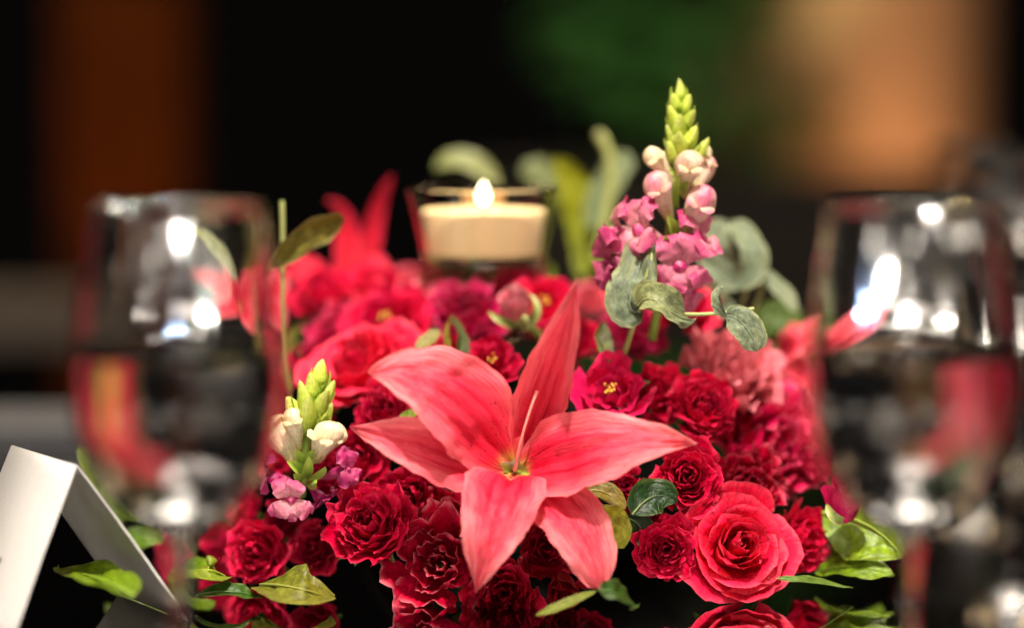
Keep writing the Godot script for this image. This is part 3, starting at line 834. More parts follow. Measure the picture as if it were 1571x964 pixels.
	bloom("rose", "rose", "small red rose with a dark heart, left of the lily's upright petal", "red spray roses in the centrepiece", Vector3(-0.00819, 0.09111, 0.09339), Vector3(-0.05205, 0.63647, 0.76954), 0.0124, "open", Color(0.6, 0.004, 0.042), 17, 14)
	bloom("rose", "rose", "large bright coral red rose above the left snapdragon", "red spray roses in the centrepiece", Vector3(-0.06589, 0.09076, 0.07361), Vector3(-0.25053, 0.77769, 0.57657), 0.0219, "full", Color(0.8, 0.012, 0.056), 24, 15)
	bloom("rose", "rose", "red rose with a yellow centre, behind the large coral red rose", "red spray roses in the centrepiece", Vector3(-0.05435, 0.10273, 0.04149), Vector3(-0.16301, 0.73958, 0.65303), 0.0181, "open", Color(0.6, 0.004, 0.042), 24, 16)
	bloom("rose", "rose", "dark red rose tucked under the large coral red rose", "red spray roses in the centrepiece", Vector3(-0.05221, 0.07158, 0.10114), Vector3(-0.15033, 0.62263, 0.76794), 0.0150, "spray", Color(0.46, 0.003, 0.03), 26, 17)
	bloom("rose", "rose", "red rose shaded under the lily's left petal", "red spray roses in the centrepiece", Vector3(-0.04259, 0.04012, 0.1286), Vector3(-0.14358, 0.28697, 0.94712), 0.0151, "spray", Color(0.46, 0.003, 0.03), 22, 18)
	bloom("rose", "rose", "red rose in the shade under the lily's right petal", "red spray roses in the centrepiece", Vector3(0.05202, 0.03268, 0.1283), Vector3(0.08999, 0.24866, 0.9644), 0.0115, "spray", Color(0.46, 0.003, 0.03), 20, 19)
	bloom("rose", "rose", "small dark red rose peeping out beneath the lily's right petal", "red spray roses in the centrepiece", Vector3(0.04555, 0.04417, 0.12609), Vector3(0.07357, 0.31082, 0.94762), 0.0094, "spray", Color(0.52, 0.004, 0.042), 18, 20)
	bloom("rose", "rose", "red bloom with a pale yellow eye, just behind the pink rosebud", "red spray roses in the centrepiece", Vector3(0.01402, 0.11031, 0.03752), Vector3(0.12635, 0.61282, 0.78006), 0.0136, "open", Color(0.7, 0.005, 0.052), 13, 21)
	bloom("rose", "rose", "dark red rose at the left edge beside the upright olive leaf", "red spray roses in the centrepiece", Vector3(-0.09388, 0.08285, 0.04638), Vector3(-0.723, 0.42556, 0.54421), 0.0113, "spray", Color(0.52, 0.004, 0.042), 18, 22)
	bloom("rose", "rose", "small red rose seen through the foot of the left wine glass bowl", "red spray roses in the centrepiece", Vector3(-0.11634, 0.02418, 0.06265), Vector3(-0.69282, 0.19645, 0.69383), 0.0095, "spray", Color(0.6, 0.004, 0.042), 18, 23)
	bloom("rose", "rose", "pinkish red rose behind the stem of the left wine glass", "red spray roses in the centrepiece", Vector3(-0.14729, -0.00391, 0.05531), Vector3(-0.70974, 0.12956, 0.69244), 0.0124, "spray", Color(0.68, 0.009, 0.085), 20, 24)
	bloom("rose", "rose", "red rose behind the hanging magenta florets of the tall snapdragon", "red spray roses in the centrepiece", Vector3(0.0778, 0.11092, 0.04425), Vector3(0.15465, 0.78952, 0.59392), 0.0141, "full", Color(0.7, 0.005, 0.052), 20, 25)
	bloom("rose", "rose", "blurred pink rose behind the tall snapdragon's lowest magenta floret", "red spray roses in the centrepiece", Vector3(0.03621, 0.1058, -0.03563), Vector3(0.04588, 0.71084, 0.70185), 0.0103, "spray", Color(0.76, 0.13, 0.18), 16, 26)
	bloom("rose", "rose", "blurred pink rose at the far left of the candle's foot", "red spray roses in the centrepiece", Vector3(-0.04817, 0.11069, -0.07628), Vector3(-0.1639, 0.80563, 0.5693), 0.0113, "spray", Color(0.76, 0.13, 0.18), 16, 27)
	bloom("rose", "rose", "dark red rose deep behind the pink rosebud", "red spray roses in the centrepiece", Vector3(0.0042, 0.11014, 0.01323), Vector3(-0.02669, 0.709, 0.7047), 0.0174, "spray", Color(0.46, 0.003, 0.03), 22, 28)
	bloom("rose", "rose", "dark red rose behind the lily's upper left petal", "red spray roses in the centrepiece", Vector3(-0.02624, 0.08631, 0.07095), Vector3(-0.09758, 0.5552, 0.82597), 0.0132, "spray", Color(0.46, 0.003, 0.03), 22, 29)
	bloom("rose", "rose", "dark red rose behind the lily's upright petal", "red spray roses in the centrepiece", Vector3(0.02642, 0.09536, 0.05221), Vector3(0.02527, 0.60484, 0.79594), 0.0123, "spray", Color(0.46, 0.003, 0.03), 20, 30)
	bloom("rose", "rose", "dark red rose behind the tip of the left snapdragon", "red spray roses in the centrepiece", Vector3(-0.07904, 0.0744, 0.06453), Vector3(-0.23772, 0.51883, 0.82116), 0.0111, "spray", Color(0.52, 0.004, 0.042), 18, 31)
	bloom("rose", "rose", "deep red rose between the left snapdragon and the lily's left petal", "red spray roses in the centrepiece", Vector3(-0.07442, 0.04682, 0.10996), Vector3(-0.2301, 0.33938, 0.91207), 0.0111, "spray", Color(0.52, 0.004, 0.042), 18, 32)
	bloom("carnation", "carnation", "magenta red carnation behind the lily, left of the pink rosebud", "carnations in the centrepiece", Vector3(-0.0208, 0.10757, 0.03859), Vector3(-0.07481, 0.79532, 0.60155), 0.0175, "carnation", Color(0.54, 0.005, 0.085), 24, 33)
	bloom("carnation", "carnation", "pale pink carnation behind the red rose with the yellow centre", "carnations in the centrepiece", Vector3(-0.04443, 0.1065, 0.01474), Vector3(-0.12694, 0.81517, 0.56515), 0.0139, "carnation", Color(0.76, 0.13, 0.18), 22, 34)
	bloom("carnation", "carnation", "pinkish magenta carnation behind the left side of the coral red rose", "carnations in the centrepiece", Vector3(-0.08128, 0.09715, 0.01432), Vector3(-0.48765, 0.71974, 0.49414), 0.0122, "carnation", Color(0.68, 0.009, 0.085), 20, 35)
	bloom("carnation", "carnation", "salmon pink carnation on the right under the oval eucalyptus leaf", "carnations in the centrepiece", Vector3(0.09463, 0.08773, 0.0713), Vector3(0.29733, 0.73635, 0.60777), 0.0225, "carnation", Color(0.8, 0.2, 0.235), 28, 36)
	bloom("carnation", "carnation", "large deep pink carnation on the right shoulder of the centrepiece", "carnations in the centrepiece", Vector3(0.11256, 0.05491, 0.07622), Vector3(0.48083, 0.4839, 0.73119), 0.0236, "carnation", Color(0.68, 0.009, 0.085), 26, 37)
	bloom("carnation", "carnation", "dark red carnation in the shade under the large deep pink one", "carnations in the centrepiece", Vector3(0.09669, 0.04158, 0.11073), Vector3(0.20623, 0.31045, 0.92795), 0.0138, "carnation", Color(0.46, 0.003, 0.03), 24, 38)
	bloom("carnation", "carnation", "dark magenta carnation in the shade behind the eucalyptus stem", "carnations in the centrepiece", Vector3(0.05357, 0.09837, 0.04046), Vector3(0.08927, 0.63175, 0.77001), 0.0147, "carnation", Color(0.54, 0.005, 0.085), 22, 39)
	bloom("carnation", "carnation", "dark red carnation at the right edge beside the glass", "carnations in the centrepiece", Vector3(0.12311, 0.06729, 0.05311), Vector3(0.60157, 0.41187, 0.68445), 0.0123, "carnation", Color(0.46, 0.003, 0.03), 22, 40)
	lily("large open coral lily at the front centre of the centrepiece", Vector3(0.00063, 0.05512, 0.15615), [[[Vector3(0.00001, -0.00193, -0.01187), Vector3(-0.01761, 0.00164, 0.00386), Vector3(-0.03975, 0.01493, 0.01464), Vector3(-0.06282, 0.01788, 0.00732)], Vector3(-0.05013, 0.39065, 0.91917), 0.0129, {"tip": 0.95, "fat": 0.6, "wave": 0.14, "phase": 1.0}], [[Vector3(0.00257, 0.00113, -0.01216), Vector3(0.00865, 0.02435, -0.00837), Vector3(0.01807, 0.04719, 0.00148), Vector3(0.02362, 0.07688, 0.03479)], Vector3(0.10412, -0.00884, 0.99453), 0.0106, {"c0": Color(0.92, 0.7, 0.75), "tip": 1.05, "fat": 0.7, "wave": 0.16, "cup": 0.34, "phase": 2.0, "twist": -0.35}], [[Vector3(0.00206, -0.00244, -0.01182), Vector3(0.01355, -0.00553, 0.00656), Vector3(0.0283, -0.01721, 0.01773), Vector3(0.03356, -0.0446, 0.01233)], Vector3(0.20281, 0.44075, 0.87442), 0.0131, {"tip": 0.5, "wave": 0.1, "cup": 0.12, "phase": 0.5}], [[Vector3(0.00001, -0.00142, -0.01192), Vector3(-0.0146, 0.02218, 0.00188), Vector3(-0.03146, 0.04574, 0.02172), Vector3(-0.05502, 0.03939, 0.01429)], Vector3(-0.12053, 0.5346, 0.83646), 0.0182, {"tip": 0.9, "fat": 0.62, "wave": 0.14, "cup": 0.1, "phase": 3.0}], [[Vector3(0.00103, -0.00193, -0.01187), Vector3(0.01753, 0.00577, 0.00748), Vector3(0.0406, 0.01904, 0.02228), Vector3(0.06898, 0.01106, 0.00898)], Vector3(0.08025, 0.43889, 0.89495), 0.0162, {"tip": 1.05, "fat": 0.6, "wave": 0.14, "cup": 0.14, "phase": 4.4}], [[Vector3(-0.0005, -0.00345, -0.01172), Vector3(-0.00199, 0.00321, 0.01978), Vector3(-0.00882, -0.01831, 0.0319), Vector3(-0.01444, -0.04433, 0.01833)], Vector3(-0.05013, 0.39065, 0.91917), 0.0159, {"tip": 1.0, "fat": 0.5, "wave": 0.12, "cup": 0.1, "groove": 0.16, "phase": 5.2}]], [Vector3(0.00052, -0.00144, -0.0089), Vector3(0.00202, 0.00905, -0.00087), Vector3(0.00453, 0.01967, 0.00212), Vector3(0.00907, 0.03107, 0.00002)], 11)
	lily("blurred coral lily at the back left with two petals curling upright", Vector3(-0.08117, 0.10947, -0.04603), [[[Vector3(-0.00036, -0.00042, -0.00498), Vector3(-0.00877, 0.00951, 0.00411), Vector3(-0.02049, 0.01291, 0.0088), Vector3(-0.02904, 0, 0)], Vector3(-0.212, 0.79954, 0.56195), 0.0092, {"c0": Color(0.72, 0.16, 0.34)}], [[Vector3(-0.00036, -0.00042, -0.00498), Vector3(0.00949, 0.00951, 0.00411), Vector3(0.02193, 0.01291, 0.0088), Vector3(0.02813, 0.00304, -0.00029)], Vector3(0.212, 0.79954, 0.56195), 0.0092, {"c0": Color(0.72, 0.16, 0.34)}], [[Vector3(-0.00072, -0.00085, -0.00996), Vector3(0.00479, 0.0107, -0.02112), Vector3(0.00412, 0.03651, -0.03365), Vector3(-0.0065, 0.03992, -0.00887)], Vector3(0, 0.4057, 0.91401), 0.0058, {"c0": Color(0.72, 0.16, 0.34)}], [[Vector3(0.00237, -0.00085, -0.00996), Vector3(0.01723, 0.0107, -0.02112), Vector3(0.0107, 0.0321, -0.02821), Vector3(0.02543, 0.05215, -0.01004)], Vector3(0.30943, 0.29431, 0.90423), 0.0052, {"c0": Color(0.72, 0.16, 0.34)}], [[Vector3(0, 0, 0), Vector3(-0.00082, 0.00846, 0.02932), Vector3(-0.00557, 0.0038, 0.04484), Vector3(-0.01187, -0.0113, 0.04127)], Vector3(0, 0.60884, 0.7933), 0.0098, {"c0": Color(0.72, 0.16, 0.34)}], [[Vector3(0, 0, 0), Vector3(0.00811, 0.00846, 0.02932), Vector3(0.01791, 0.0038, 0.04484), Vector3(0.0233, -0.01169, 0.03729)], Vector3(0, 0.60884, 0.7933), 0.0098, {"c0": Color(0.72, 0.16, 0.34)}]], [], 12, false)
	lily("coral lily with narrow pointed petals, behind the left wine glass", Vector3(-0.11264, 0.10498, 0.00464), [[[Vector3(0, 0, 0), Vector3(-0.00877, 0.00727, -0.0007), Vector3(-0.01753, 0.01309, -0.00126), Vector3(-0.03068, 0.01396, -0.00134)], Vector3(0, 0.67391, 0.73881), 0.0047, {}], [[Vector3(0, 0, 0), Vector3(-0.00292, 0.00727, -0.0007), Vector3(-0.0073, 0.01454, -0.0014), Vector3(-0.01227, 0.02094, -0.00202)], Vector3(-0.30151, 0.38682, 0.87147), 0.0041, {}], [[Vector3(0, 0, 0), Vector3(-0.00619, 0.00093, 0.00996), Vector3(-0.0144, 0.0013, 0.01394), Vector3(-0.02212, -0.00196, 0.01023)], Vector3(0, 0.67391, 0.73881), 0.0058, {}], [[Vector3(0, 0, 0), Vector3(0.00584, 0.00727, -0.0007), Vector3(0.00877, 0.01454, -0.0014), Vector3(0.00877, 0.01745, -0.00168)], Vector3(0, 0.4057, 0.91401), 0.0064, {}], [[Vector3(0, 0, 0), Vector3(0.00488, 0.00046, 0.00498), Vector3(0.00808, -0.00503, 0.00852), Vector3(0.00953, -0.01081, 0.00908)], Vector3(0, 0.4057, 0.91401), 0.0064, {}]], [], 13, false)
	lily("blurred salmon lily on the far right, its petals behind the right wine glass", Vector3(0.11819, 0.08316, 0.00674), [[[Vector3(0, 0, 0), Vector3(0.01048, 0.00977, 0.00911), Vector3(0.02496, 0.01409, 0.00869), Vector3(0.04948, 0.02314, 0.00279)], Vector3(-0.30943, 0.77799, 0.5468), 0.0082, {}], [[Vector3(0.00292, 0, 0), Vector3(0.01289, 0.00732, 0.01336), Vector3(0.02991, 0.0104, 0.01507), Vector3(0.04636, 0.01919, 0.01021)], Vector3(0, 0.49185, 0.87068), 0.0058, {}], [[Vector3(0, -0.00145, 0.00014), Vector3(0.0047, 0.00689, 0.00938), Vector3(0.01193, 0.00977, 0.00911), Vector3(0.0169, 0.00346, 0.00469)], Vector3(0, 0.72057, 0.69339), 0.0099, {}], [[Vector3(0, -0.00145, 0.00014), Vector3(0.00759, -0.00175, 0.01022), Vector3(0.01627, -0.0104, 0.01105), Vector3(0.01981, -0.0197, 0.00692)], Vector3(0.22646, 0.6395, 0.73468), 0.0088, {}]], [], 14, false)
	rosebud("pale pink rosebud with green sepals on a thin stem above the lily", Vector3(0.0018, 0.10929, 0.06297), Vector3(-0.24938, 0.84692, 0.46962), 0.0127, Color(0.75, 0.18, 0.25), Color(0.8, 0.42, 0.42, 0.75), [[[Vector3(0.00083, -0.00715, 0.00069), Vector3(0.00821, -0.00498, 0.00852), Vector3(0.01095, 0.00184, 0.00786), Vector3(0.0055, 0.00695, 0.00335)], 0.0025, Vector3(0.59702, 0.17534, 0.78283)], [[Vector3(0.00083, -0.00715, 0.00069), Vector3(-0.00467, -0.0056, 0.01059), Vector3(-0.00877, -0.00206, 0.01024), Vector3(-0.01212, -0.00072, 0.00409)], 0.0019, Vector3(-0.31623, 0.09093, 0.94432)], [[Vector3(0.00083, -0.0077, 0.00074), Vector3(0.00216, -0.00649, 0.01268), Vector3(0.00379, -0.00357, 0.01441), Vector3(0.0038, -0.00105, 0.01216)], 0.0028, Vector3(0, -0.00368, 0.99999)]], [Vector3(0.00221, -0.00715, 0.00069), Vector3(0.00829, -0.00715, 0.00069), Vector3(0.01112, -0.01318, -0.00375), Vector3(0.01412, -0.02179, -0.01799)], 21)
	rosebud("hot pink rosebud at the right end above the broad green leaf", Vector3(0.13328, 0.03819, 0.1266), Vector3(0.10102, 0.94368, 0.31506), 0.0146, Color(0.68, 0.012, 0.13), Color(0.7, 0.06, 0.2, 0.3), [[[Vector3(0, -0.00832, 0.0008), Vector3(-0.00525, -0.00686, 0.0087), Vector3(-0.00784, -0.003, 0.00833), Vector3(-0.00731, -0.00104, 0.0001)], 0.0021, Vector3(-0.31623, 0.09093, 0.94432)]], [], 22)
	rosebud("dark red rosebud below the lily's lower right petal", Vector3(0.01956, 0.00754, 0.14964), Vector3(0, -0.44628, 0.89489), 0.0112, Color(0.3, 0.005, 0.018), Color(0.5, 0.03, 0.05, 0.3), [], [], 23)
	snapdragon("tall pink and cream snapdragon spike with lime green top buds, right of the candle", Vector3(0.06097, 0.11285, 0.08927), [Vector3(-0.00265, -0.01446, -0.00865), Vector3(0.00177, 0.01387, 0.00469), Vector3(0.00578, 0.04602, 0.00562), Vector3(0.00712, 0.08979, 0.0014)], [[Vector3(0.00712, 0.08316, 0.00204), Vector3(0.00712, 0.09384, 0.00101), 0.002686], [Vector3(0.00685, 0.07918, 0.00242), Vector3(0.00416, 0.08781, 0.00561), 0.002686], [Vector3(0.00845, 0.07732, 0.0026), Vector3(0.01169, 0.08733, 0.00465), 0.002686], [Vector3(0.00738, 0.07361, 0.00296), Vector3(0.0029, 0.08331, 0.00705), 0.002985], [Vector3(0.00845, 0.07254, 0.00306), Vector3(0.01353, 0.08089, 0.00829), 0.002985], [Vector3(0.00738, 0.06883, 0.00342), Vector3(0.00751, 0.07928, 0.01045), 0.003283], [Vector3(0.00685, 0.06406, 0.00388), Vector3(0.00174, 0.07516, 0.00683), 0.003283], [Vector3(0.00845, 0.063, 0.00398), Vector3(0.01422, 0.07414, 0.00894), 0.003582], [Vector3(0.00738, 0.06034, 0.00424), Vector3(0.00669, 0.07227, 0.01313), 0.00388], [Vector3(0.00845, 0.0561, 0.00464), Vector3(0.01937, 0.06994, 0.00532), 0.002985], [Vector3(0.00685, 0.05716, 0.00454), Vector3(0.00162, 0.06834, 0.00949), 0.002985]], [[Vector3(0.00525, 0.04867, 0.00536), Vector3(-0.00628, 0.06528, 0.00979), 0.00453, 0.2], [Vector3(0.00951, 0.04469, 0.00574), Vector3(0.01166, 0.06446, 0.0179), 0.00533, 0.4], [Vector3(0.01324, 0.04602, 0.00562), Vector3(0.02157, 0.06128, 0.00013), 0.003731, 0.6], [Vector3(0.01271, 0.04602, 0.00562), Vector3(0.01959, 0.06655, -0.00239), 0.002931, 0.05], [Vector3(0.00418, 0.03408, 0.00676), Vector3(-0.0053, 0.05497, 0.01681), 0.005596, 0.75], [Vector3(0.00898, 0.02692, 0.00745), Vector3(0.01866, 0.0492, 0.01736), 0.006396, 0.85]], [[Vector3(0.00259, 0.02692, 0.00745), Vector3(-0.01135, 0.03296, 0.01893), 0.006929, 0.12], [Vector3(0.00099, 0.02347, 0.00779), Vector3(-0.01997, 0.03247, 0.01094), 0.005863, 0.2], [Vector3(-0.00115, 0.01684, 0.00842), Vector3(-0.0241, 0.01956, 0.0162), 0.006396, 0.75], [Vector3(0.00818, 0.02162, 0.00796), Vector3(0.0174, 0.03008, 0.01519), 0.005863, 0.35], [Vector3(0.00592, 0.01876, -0.00181), Vector3(0.00708, 0.01776, 0.02039), 0.006929, 0.45], [Vector3(-0.00115, 0.01154, 0.00894), Vector3(-0.01927, 0.00994, 0.00909), 0.005863, 0.9], [Vector3(0.00685, 0.00888, 0.00919), Vector3(0.01321, 0.00526, 0.01356), 0.005863, 0.6]], [[Vector3(0.00685, 0.04071, 0.00613), Vector3(0.00708, 0.05497, 0.01681), 0.002398], [Vector3(0.00685, 0.03408, 0.00676), Vector3(0.01129, 0.04396, 0.01787), 0.002398], [Vector3(0.00685, 0.02692, 0.00745), Vector3(0.00116, 0.03883, 0.02037), 0.002665], [Vector3(0.00578, 0.02082, 0.00804), Vector3(0.00918, 0.03296, 0.01893), 0.002665], [Vector3(0.00472, 0.01949, 0.00817), Vector3(-0.00175, 0.02811, 0.01739), 0.002132], [Vector3(0.00738, 0.05132, 0.0051), Vector3(0.00247, 0.05647, 0.01466), 0.002132], [Vector3(0.00578, 0.02082, 0.00804), Vector3(0.00103, 0.03111, 0.02312), 0.002398], [Vector3(0.00791, 0.04602, 0.00562), Vector3(0.01061, 0.05243, 0.01906), 0.001865]], 31)
	snapdragon("short snapdragon spike with lime green buds and cream florets, at the left", Vector3(-0.08706, 0.04402, 0.11728), [Vector3(0.00202, -0.0049, 0.00248), Vector3(0.00341, 0.00716, 0.01137), Vector3(0.0055, 0.0227, 0.00987), Vector3(0.0107, 0.04653, 0.00758)], [[Vector3(0.00966, 0.03824, 0.00837), Vector3(0.01169, 0.05104, 0.00714), 0.003205], [Vector3(0.00706, 0.03306, 0.00887), Vector3(0.00688, 0.04657, 0.0136), 0.003205], [Vector3(0.01018, 0.03254, 0.00892), Vector3(0.01627, 0.04264, 0.00795), 0.002623], [Vector3(0.00498, 0.02788, 0.00937), Vector3(0.0028, 0.04343, 0.0139), 0.003497], [Vector3(0.00862, 0.02581, 0.00957), Vector3(0.01464, 0.03962, 0.01628), 0.003205], [Vector3(0.00602, 0.02063, 0.01007), Vector3(0.00703, 0.03768, 0.02048), 0.003788], [Vector3(0.00862, 0.02167, 0.00997), Vector3(0.01553, 0.03405, 0.01079), 0.002623], [Vector3(0.00289, 0.02141, 0.00999), Vector3(-0.00282, 0.03641, 0.01257), 0.003788]], [[Vector3(0.00029, 0.0082, 0.01127), Vector3(-0.0106, 0.02388, -0.00029), 0.006244, 0.02], [Vector3(0.00706, 0.00924, 0.01117), Vector3(0.01525, 0.0275, 0.02146), 0.005724, 0.06], [Vector3(0.00966, 0.00924, 0.01117), Vector3(0.01997, 0.02511, 0.01567), 0.004423, 0.16], [Vector3(0.00237, 0.01442, 0.01067), Vector3(-0.00053, 0.03259, 0.01695), 0.004163, 0.02]], [[Vector3(0.00141, -0.00014, 0.00705), Vector3(0.00002, -0.00336, 0.02644), 0.004683, 0.1], [Vector3(-0.00023, 0.0025, 0.01181), Vector3(-0.01147, 0.00438, 0.01364), 0.004423, 0.95], [Vector3(0.00914, 0.00328, 0.01174), Vector3(0.02334, 0.00876, 0.02126), 0.003903, 0.9], [Vector3(0.00706, -0.00009, 0.01206), Vector3(0.01174, -0.00579, 0.01261), 0.003903, 1]], [[Vector3(0.00393, 0.00457, 0.01162), Vector3(-0.00171, 0.01215, 0.02294), 0.002342], [Vector3(0.00446, 0.00328, 0.01174), Vector3(0.0072, 0.01451, 0.02472), 0.002342], [Vector3(0.00498, 0.0025, 0.01181), Vector3(0.01371, 0.01011, 0.02314), 0.002342], [Vector3(0.00498, 0.00069, 0.01199), Vector3(0.01027, 0.00379, 0.02576), 0.002081], [Vector3(0.00341, 0.0025, 0.01181), Vector3(0.00086, 0.00704, 0.02343), 0.002081], [Vector3(0.00602, 0.00716, 0.01137), Vector3(0.00908, 0.01676, 0.0225), 0.002081], [Vector3(0.00393, 0.00846, 0.01124), Vector3(0.00189, 0.01676, 0.0225), 0.002081]], 32)
	branch("eucalyptus_sprig", "eucalyptus sprig with a curled leaf and oval leaf, in front of the tall snapdragon", Vector3(0.04517, 0.0958, 0.11804), [[[Vector3(-0.00067, -0.00625, -0.01949), Vector3(0.00445, 0.01434, -0.00138), Vector3(0.0081, 0.02779, 0.00235), Vector3(0.01178, 0.04171, -0.00402)], 0.0012], [[Vector3(0.00707, 0.01955, -0.00188), Vector3(0.02065, 0.01551, 0.01056), Vector3(0.03617, 0.01757, 0.01036), Vector3(0.05105, 0.01926, 0.00618)], 0.0008]], [[[Vector3(0.00707, 0.01747, -0.00168), Vector3(-0.00496, 0.01493, 0.00459), Vector3(0.00685, 0.0329, 0.00085), Vector3(0.00882, 0.04614, -0.01248)], Vector3(-0.46538, 0.18719, 0.86509), 0.0100, Color(0.17, 0.22, 0.15), Color(0.25, 0.3, 0.2), {"wave": 0.35, "cup": 0.3, "fat": 0.45, "tip": 0.4}], [[Vector3(0.00472, 0.02048, 0.00807), Vector3(0.00984, 0.03161, 0.01705), Vector3(0.0178, 0.01334, 0.01479), Vector3(0.02835, 0.01544, 0.00454)], Vector3(0.10089, 0.5843, 0.80524), 0.0071, Color(0.3, 0.33, 0.13), Color(0.25, 0.3, 0.2), {"wave": 0.5, "cup": 0.5, "fat": 0.35, "tip": 0.75}], [[Vector3(0.03953, 0.01706, 0.01041), Vector3(0.04355, 0.01847, 0.0143), Vector3(0.05128, 0.01027, 0.01509), Vector3(0.05168, 0.00264, 0.0118)], Vector3(0.15513, 0.19711, 0.96803), 0.0065, Color(0.17, 0.22, 0.15), Color(0.25, 0.3, 0.2), {"cup": 0.1, "wave": 0.08, "groove": 0.16, "fat": 0.45, "tip": 0.4}], [[Vector3(0.03953, 0.01654, 0.01046), Vector3(0.03548, 0.02085, 0.01206), Vector3(0.03565, 0.02452, 0.00969), Vector3(0.03806, 0.02856, 0.00529)], Vector3(-0.75483, 0.16935, 0.63368), 0.0031, Color(0.17, 0.22, 0.15), Color(0.25, 0.3, 0.2), {"cup": 0.3, "fat": 0.5, "tip": 0.5}]], M.leaf_matt, 41)
	branch("eucalyptus_sprig", "pale rounded eucalyptus leaves behind the right side of the tall snapdragon", Vector3(0.09593, 0.10112, 0.0251), [[[Vector3(0.00619, -0.01069, -0.01906), Vector3(0.00287, 0.00571, -0.00055), Vector3(0.0086, 0.01713, -0.00165), Vector3(0.01491, 0.02997, -0.00289)], 0.0009], [[Vector3(0.00574, -0.00285, 0.00027), Vector3(0.01147, 0.00571, -0.00055), Vector3(0.01577, 0.01427, -0.00137), Vector3(0.0129, 0.01713, -0.00165)], 0.0011]], [[[Vector3(0.00574, 0.01427, -0.00137), Vector3(-0.00574, 0.01998, -0.00192), Vector3(-0.01147, 0.0314, -0.00302), Vector3(-0.00287, 0.04424, -0.00426)], Vector3(-0.20628, 0.39697, 0.89435), 0.0080, Color(0.17, 0.22, 0.15), Color(0.34, 0.4, 0.29), {"wave": 0.3}], [[Vector3(0.00194, 0.01512, 0.00859), Vector3(0.01188, 0.02077, 0.00805), Vector3(0.01188, 0.03491, 0.00668), Vector3(0, 0.04282, -0.00412)], Vector3(0.30151, 0.38682, 0.87147), 0.0069, Color(0.17, 0.22, 0.15), Color(0.25, 0.3, 0.2), {"wave": 0.25}], [[Vector3(0.00287, 0.00571, -0.00055), Vector3(-0.0086, 0.00285, -0.00027), Vector3(-0.01004, 0.01142, -0.0011), Vector3(-0.00287, 0.01713, -0.00165)], Vector3(-0.20628, 0.39697, 0.89435), 0.0063, Color(0.17, 0.22, 0.15), Color(0.25, 0.3, 0.2), {}], [[Vector3(0.0109, 0.01656, -0.00159), Vector3(0.01721, 0.02141, -0.00206), Vector3(0.02294, 0.01142, -0.0011), Vector3(0.02868, 0.00343, -0.00033)], Vector3(0.19803, 0.75634, 0.62348), 0.0049, Color(0.17, 0.22, 0.15), Color(0.36, 0.42, 0.3), {}]], M.leaf_matt, 42)
	branch("eucalyptus_sprig", "eucalyptus sprig with two spread leaves on an upright stalk, beside the left wine glass", Vector3(-0.09707, 0.07546, 0.07278), [[[Vector3(0.00201, -0.00813, -0.01931), Vector3(-0.0022, 0.02187, -0.00211), Vector3(0.00165, 0.0492, -0.00474), Vector3(0.00027, 0.07981, -0.00769)], 0.0010]], [[[Vector3(-0.01263, 0.04647, -0.00447), Vector3(-0.0158, 0.05239, 0.00098), Vector3(-0.02678, 0.06569, 0.00372), Vector3(-0.03954, 0.06806, -0.00655)], Vector3(0.2519, 0.81015, 0.52934), 0.0052, Color(0.34, 0.38, 0.27), Color(0.3, 0.33, 0.13), {"fat": 0.35, "tip": 0.8, "wave": 0.1}], [[Vector3(-0.00741, 0.05084, -0.0049), Vector3(0.00585, 0.05946, 0.00432), Vector3(0.01112, 0.06882, 0.00141), Vector3(0.02664, 0.07216, -0.00695)], Vector3(0.10246, -0.48239, 0.86994), 0.0069, Color(0.2, 0.19, 0.02), Color(0.2, 0.16, 0.02), {"fat": 0.7, "tip": 0.35, "wave": 0.15, "cup": 0.2}]], M.leaf_matt, 43)
	branch("eucalyptus_sprig", "tall blurred eucalyptus leaf leaning in front of the dark plant, behind the candle", Vector3(0.04378, 0.13193, -0.07833), [[[Vector3(-0.00314, -0.0125, 0.0012), Vector3(0.00471, 0.01874, -0.0018), Vector3(0.00785, 0.03749, -0.00361), Vector3(-0.00282, 0.04904, -0.00472)], 0.0025]], [[[Vector3(-0.00628, 0.0025, -0.00024), Vector3(-0.00314, 0.01874, -0.0018), Vector3(0.00628, 0.0328, -0.00316), Vector3(0.01349, 0.03874, -0.00373)], Vector3(0.10483, 0.40346, 0.90897), 0.0072, Color(0.2, 0.26, 0.13), Color(0.25, 0.31, 0.18), {}]], M.leaf_matt, 44)
	leaf("green_leaf", "pale green leaf resting blurred behind the candle flame", "leaf", "leaves behind the candle", Vector3(-0.00666, 0.15365, -0.12061), [Vector3(0, 0, 0), Vector3(-0.00974, 0.01131, -0.00109), Vector3(-0.0211, 0.01939, -0.00187), Vector3(-0.03149, 0.00743, -0.00072)], Vector3(0, 0.67391, 0.73881), 0.0062, Color(0.36, 0.38, 0.16), Color(0.3, 0.34, 0.12), M.leaf, {})
	leaf("green_leaf", "upright lime green leaf blurred at the right of the candle holder", "leaf", "leaves behind the candle", Vector3(0.03308, 0.10924, -0.08619), [Vector3(0, 0, 0), Vector3(0.00791, 0.02206, -0.00212), Vector3(0, 0.04726, -0.00455), Vector3(-0.01266, 0.05923, -0.0057)], Vector3(-0.30943, 0.29431, 0.90423), 0.0095, Color(0.16, 0.2, 0.01), Color(0.36, 0.38, 0.01), M.leaf, {})
	leaf("green_leaf", "dull green leaf behind the candle holder, left of the lime green leaf", "leaf", "leaves behind the candle", Vector3(0.02129, 0.14786, -0.14014), [Vector3(0, 0, 0), Vector3(-0.00495, 0.00986, -0.00095), Vector3(-0.0099, 0.01478, -0.00142), Vector3(-0.0165, 0.00986, -0.00095)], Vector3(0, 0.60884, 0.7933), 0.0086, Color(0.2, 0.24, 0.1), Color(0.22, 0.26, 0.1), M.leaf, {})
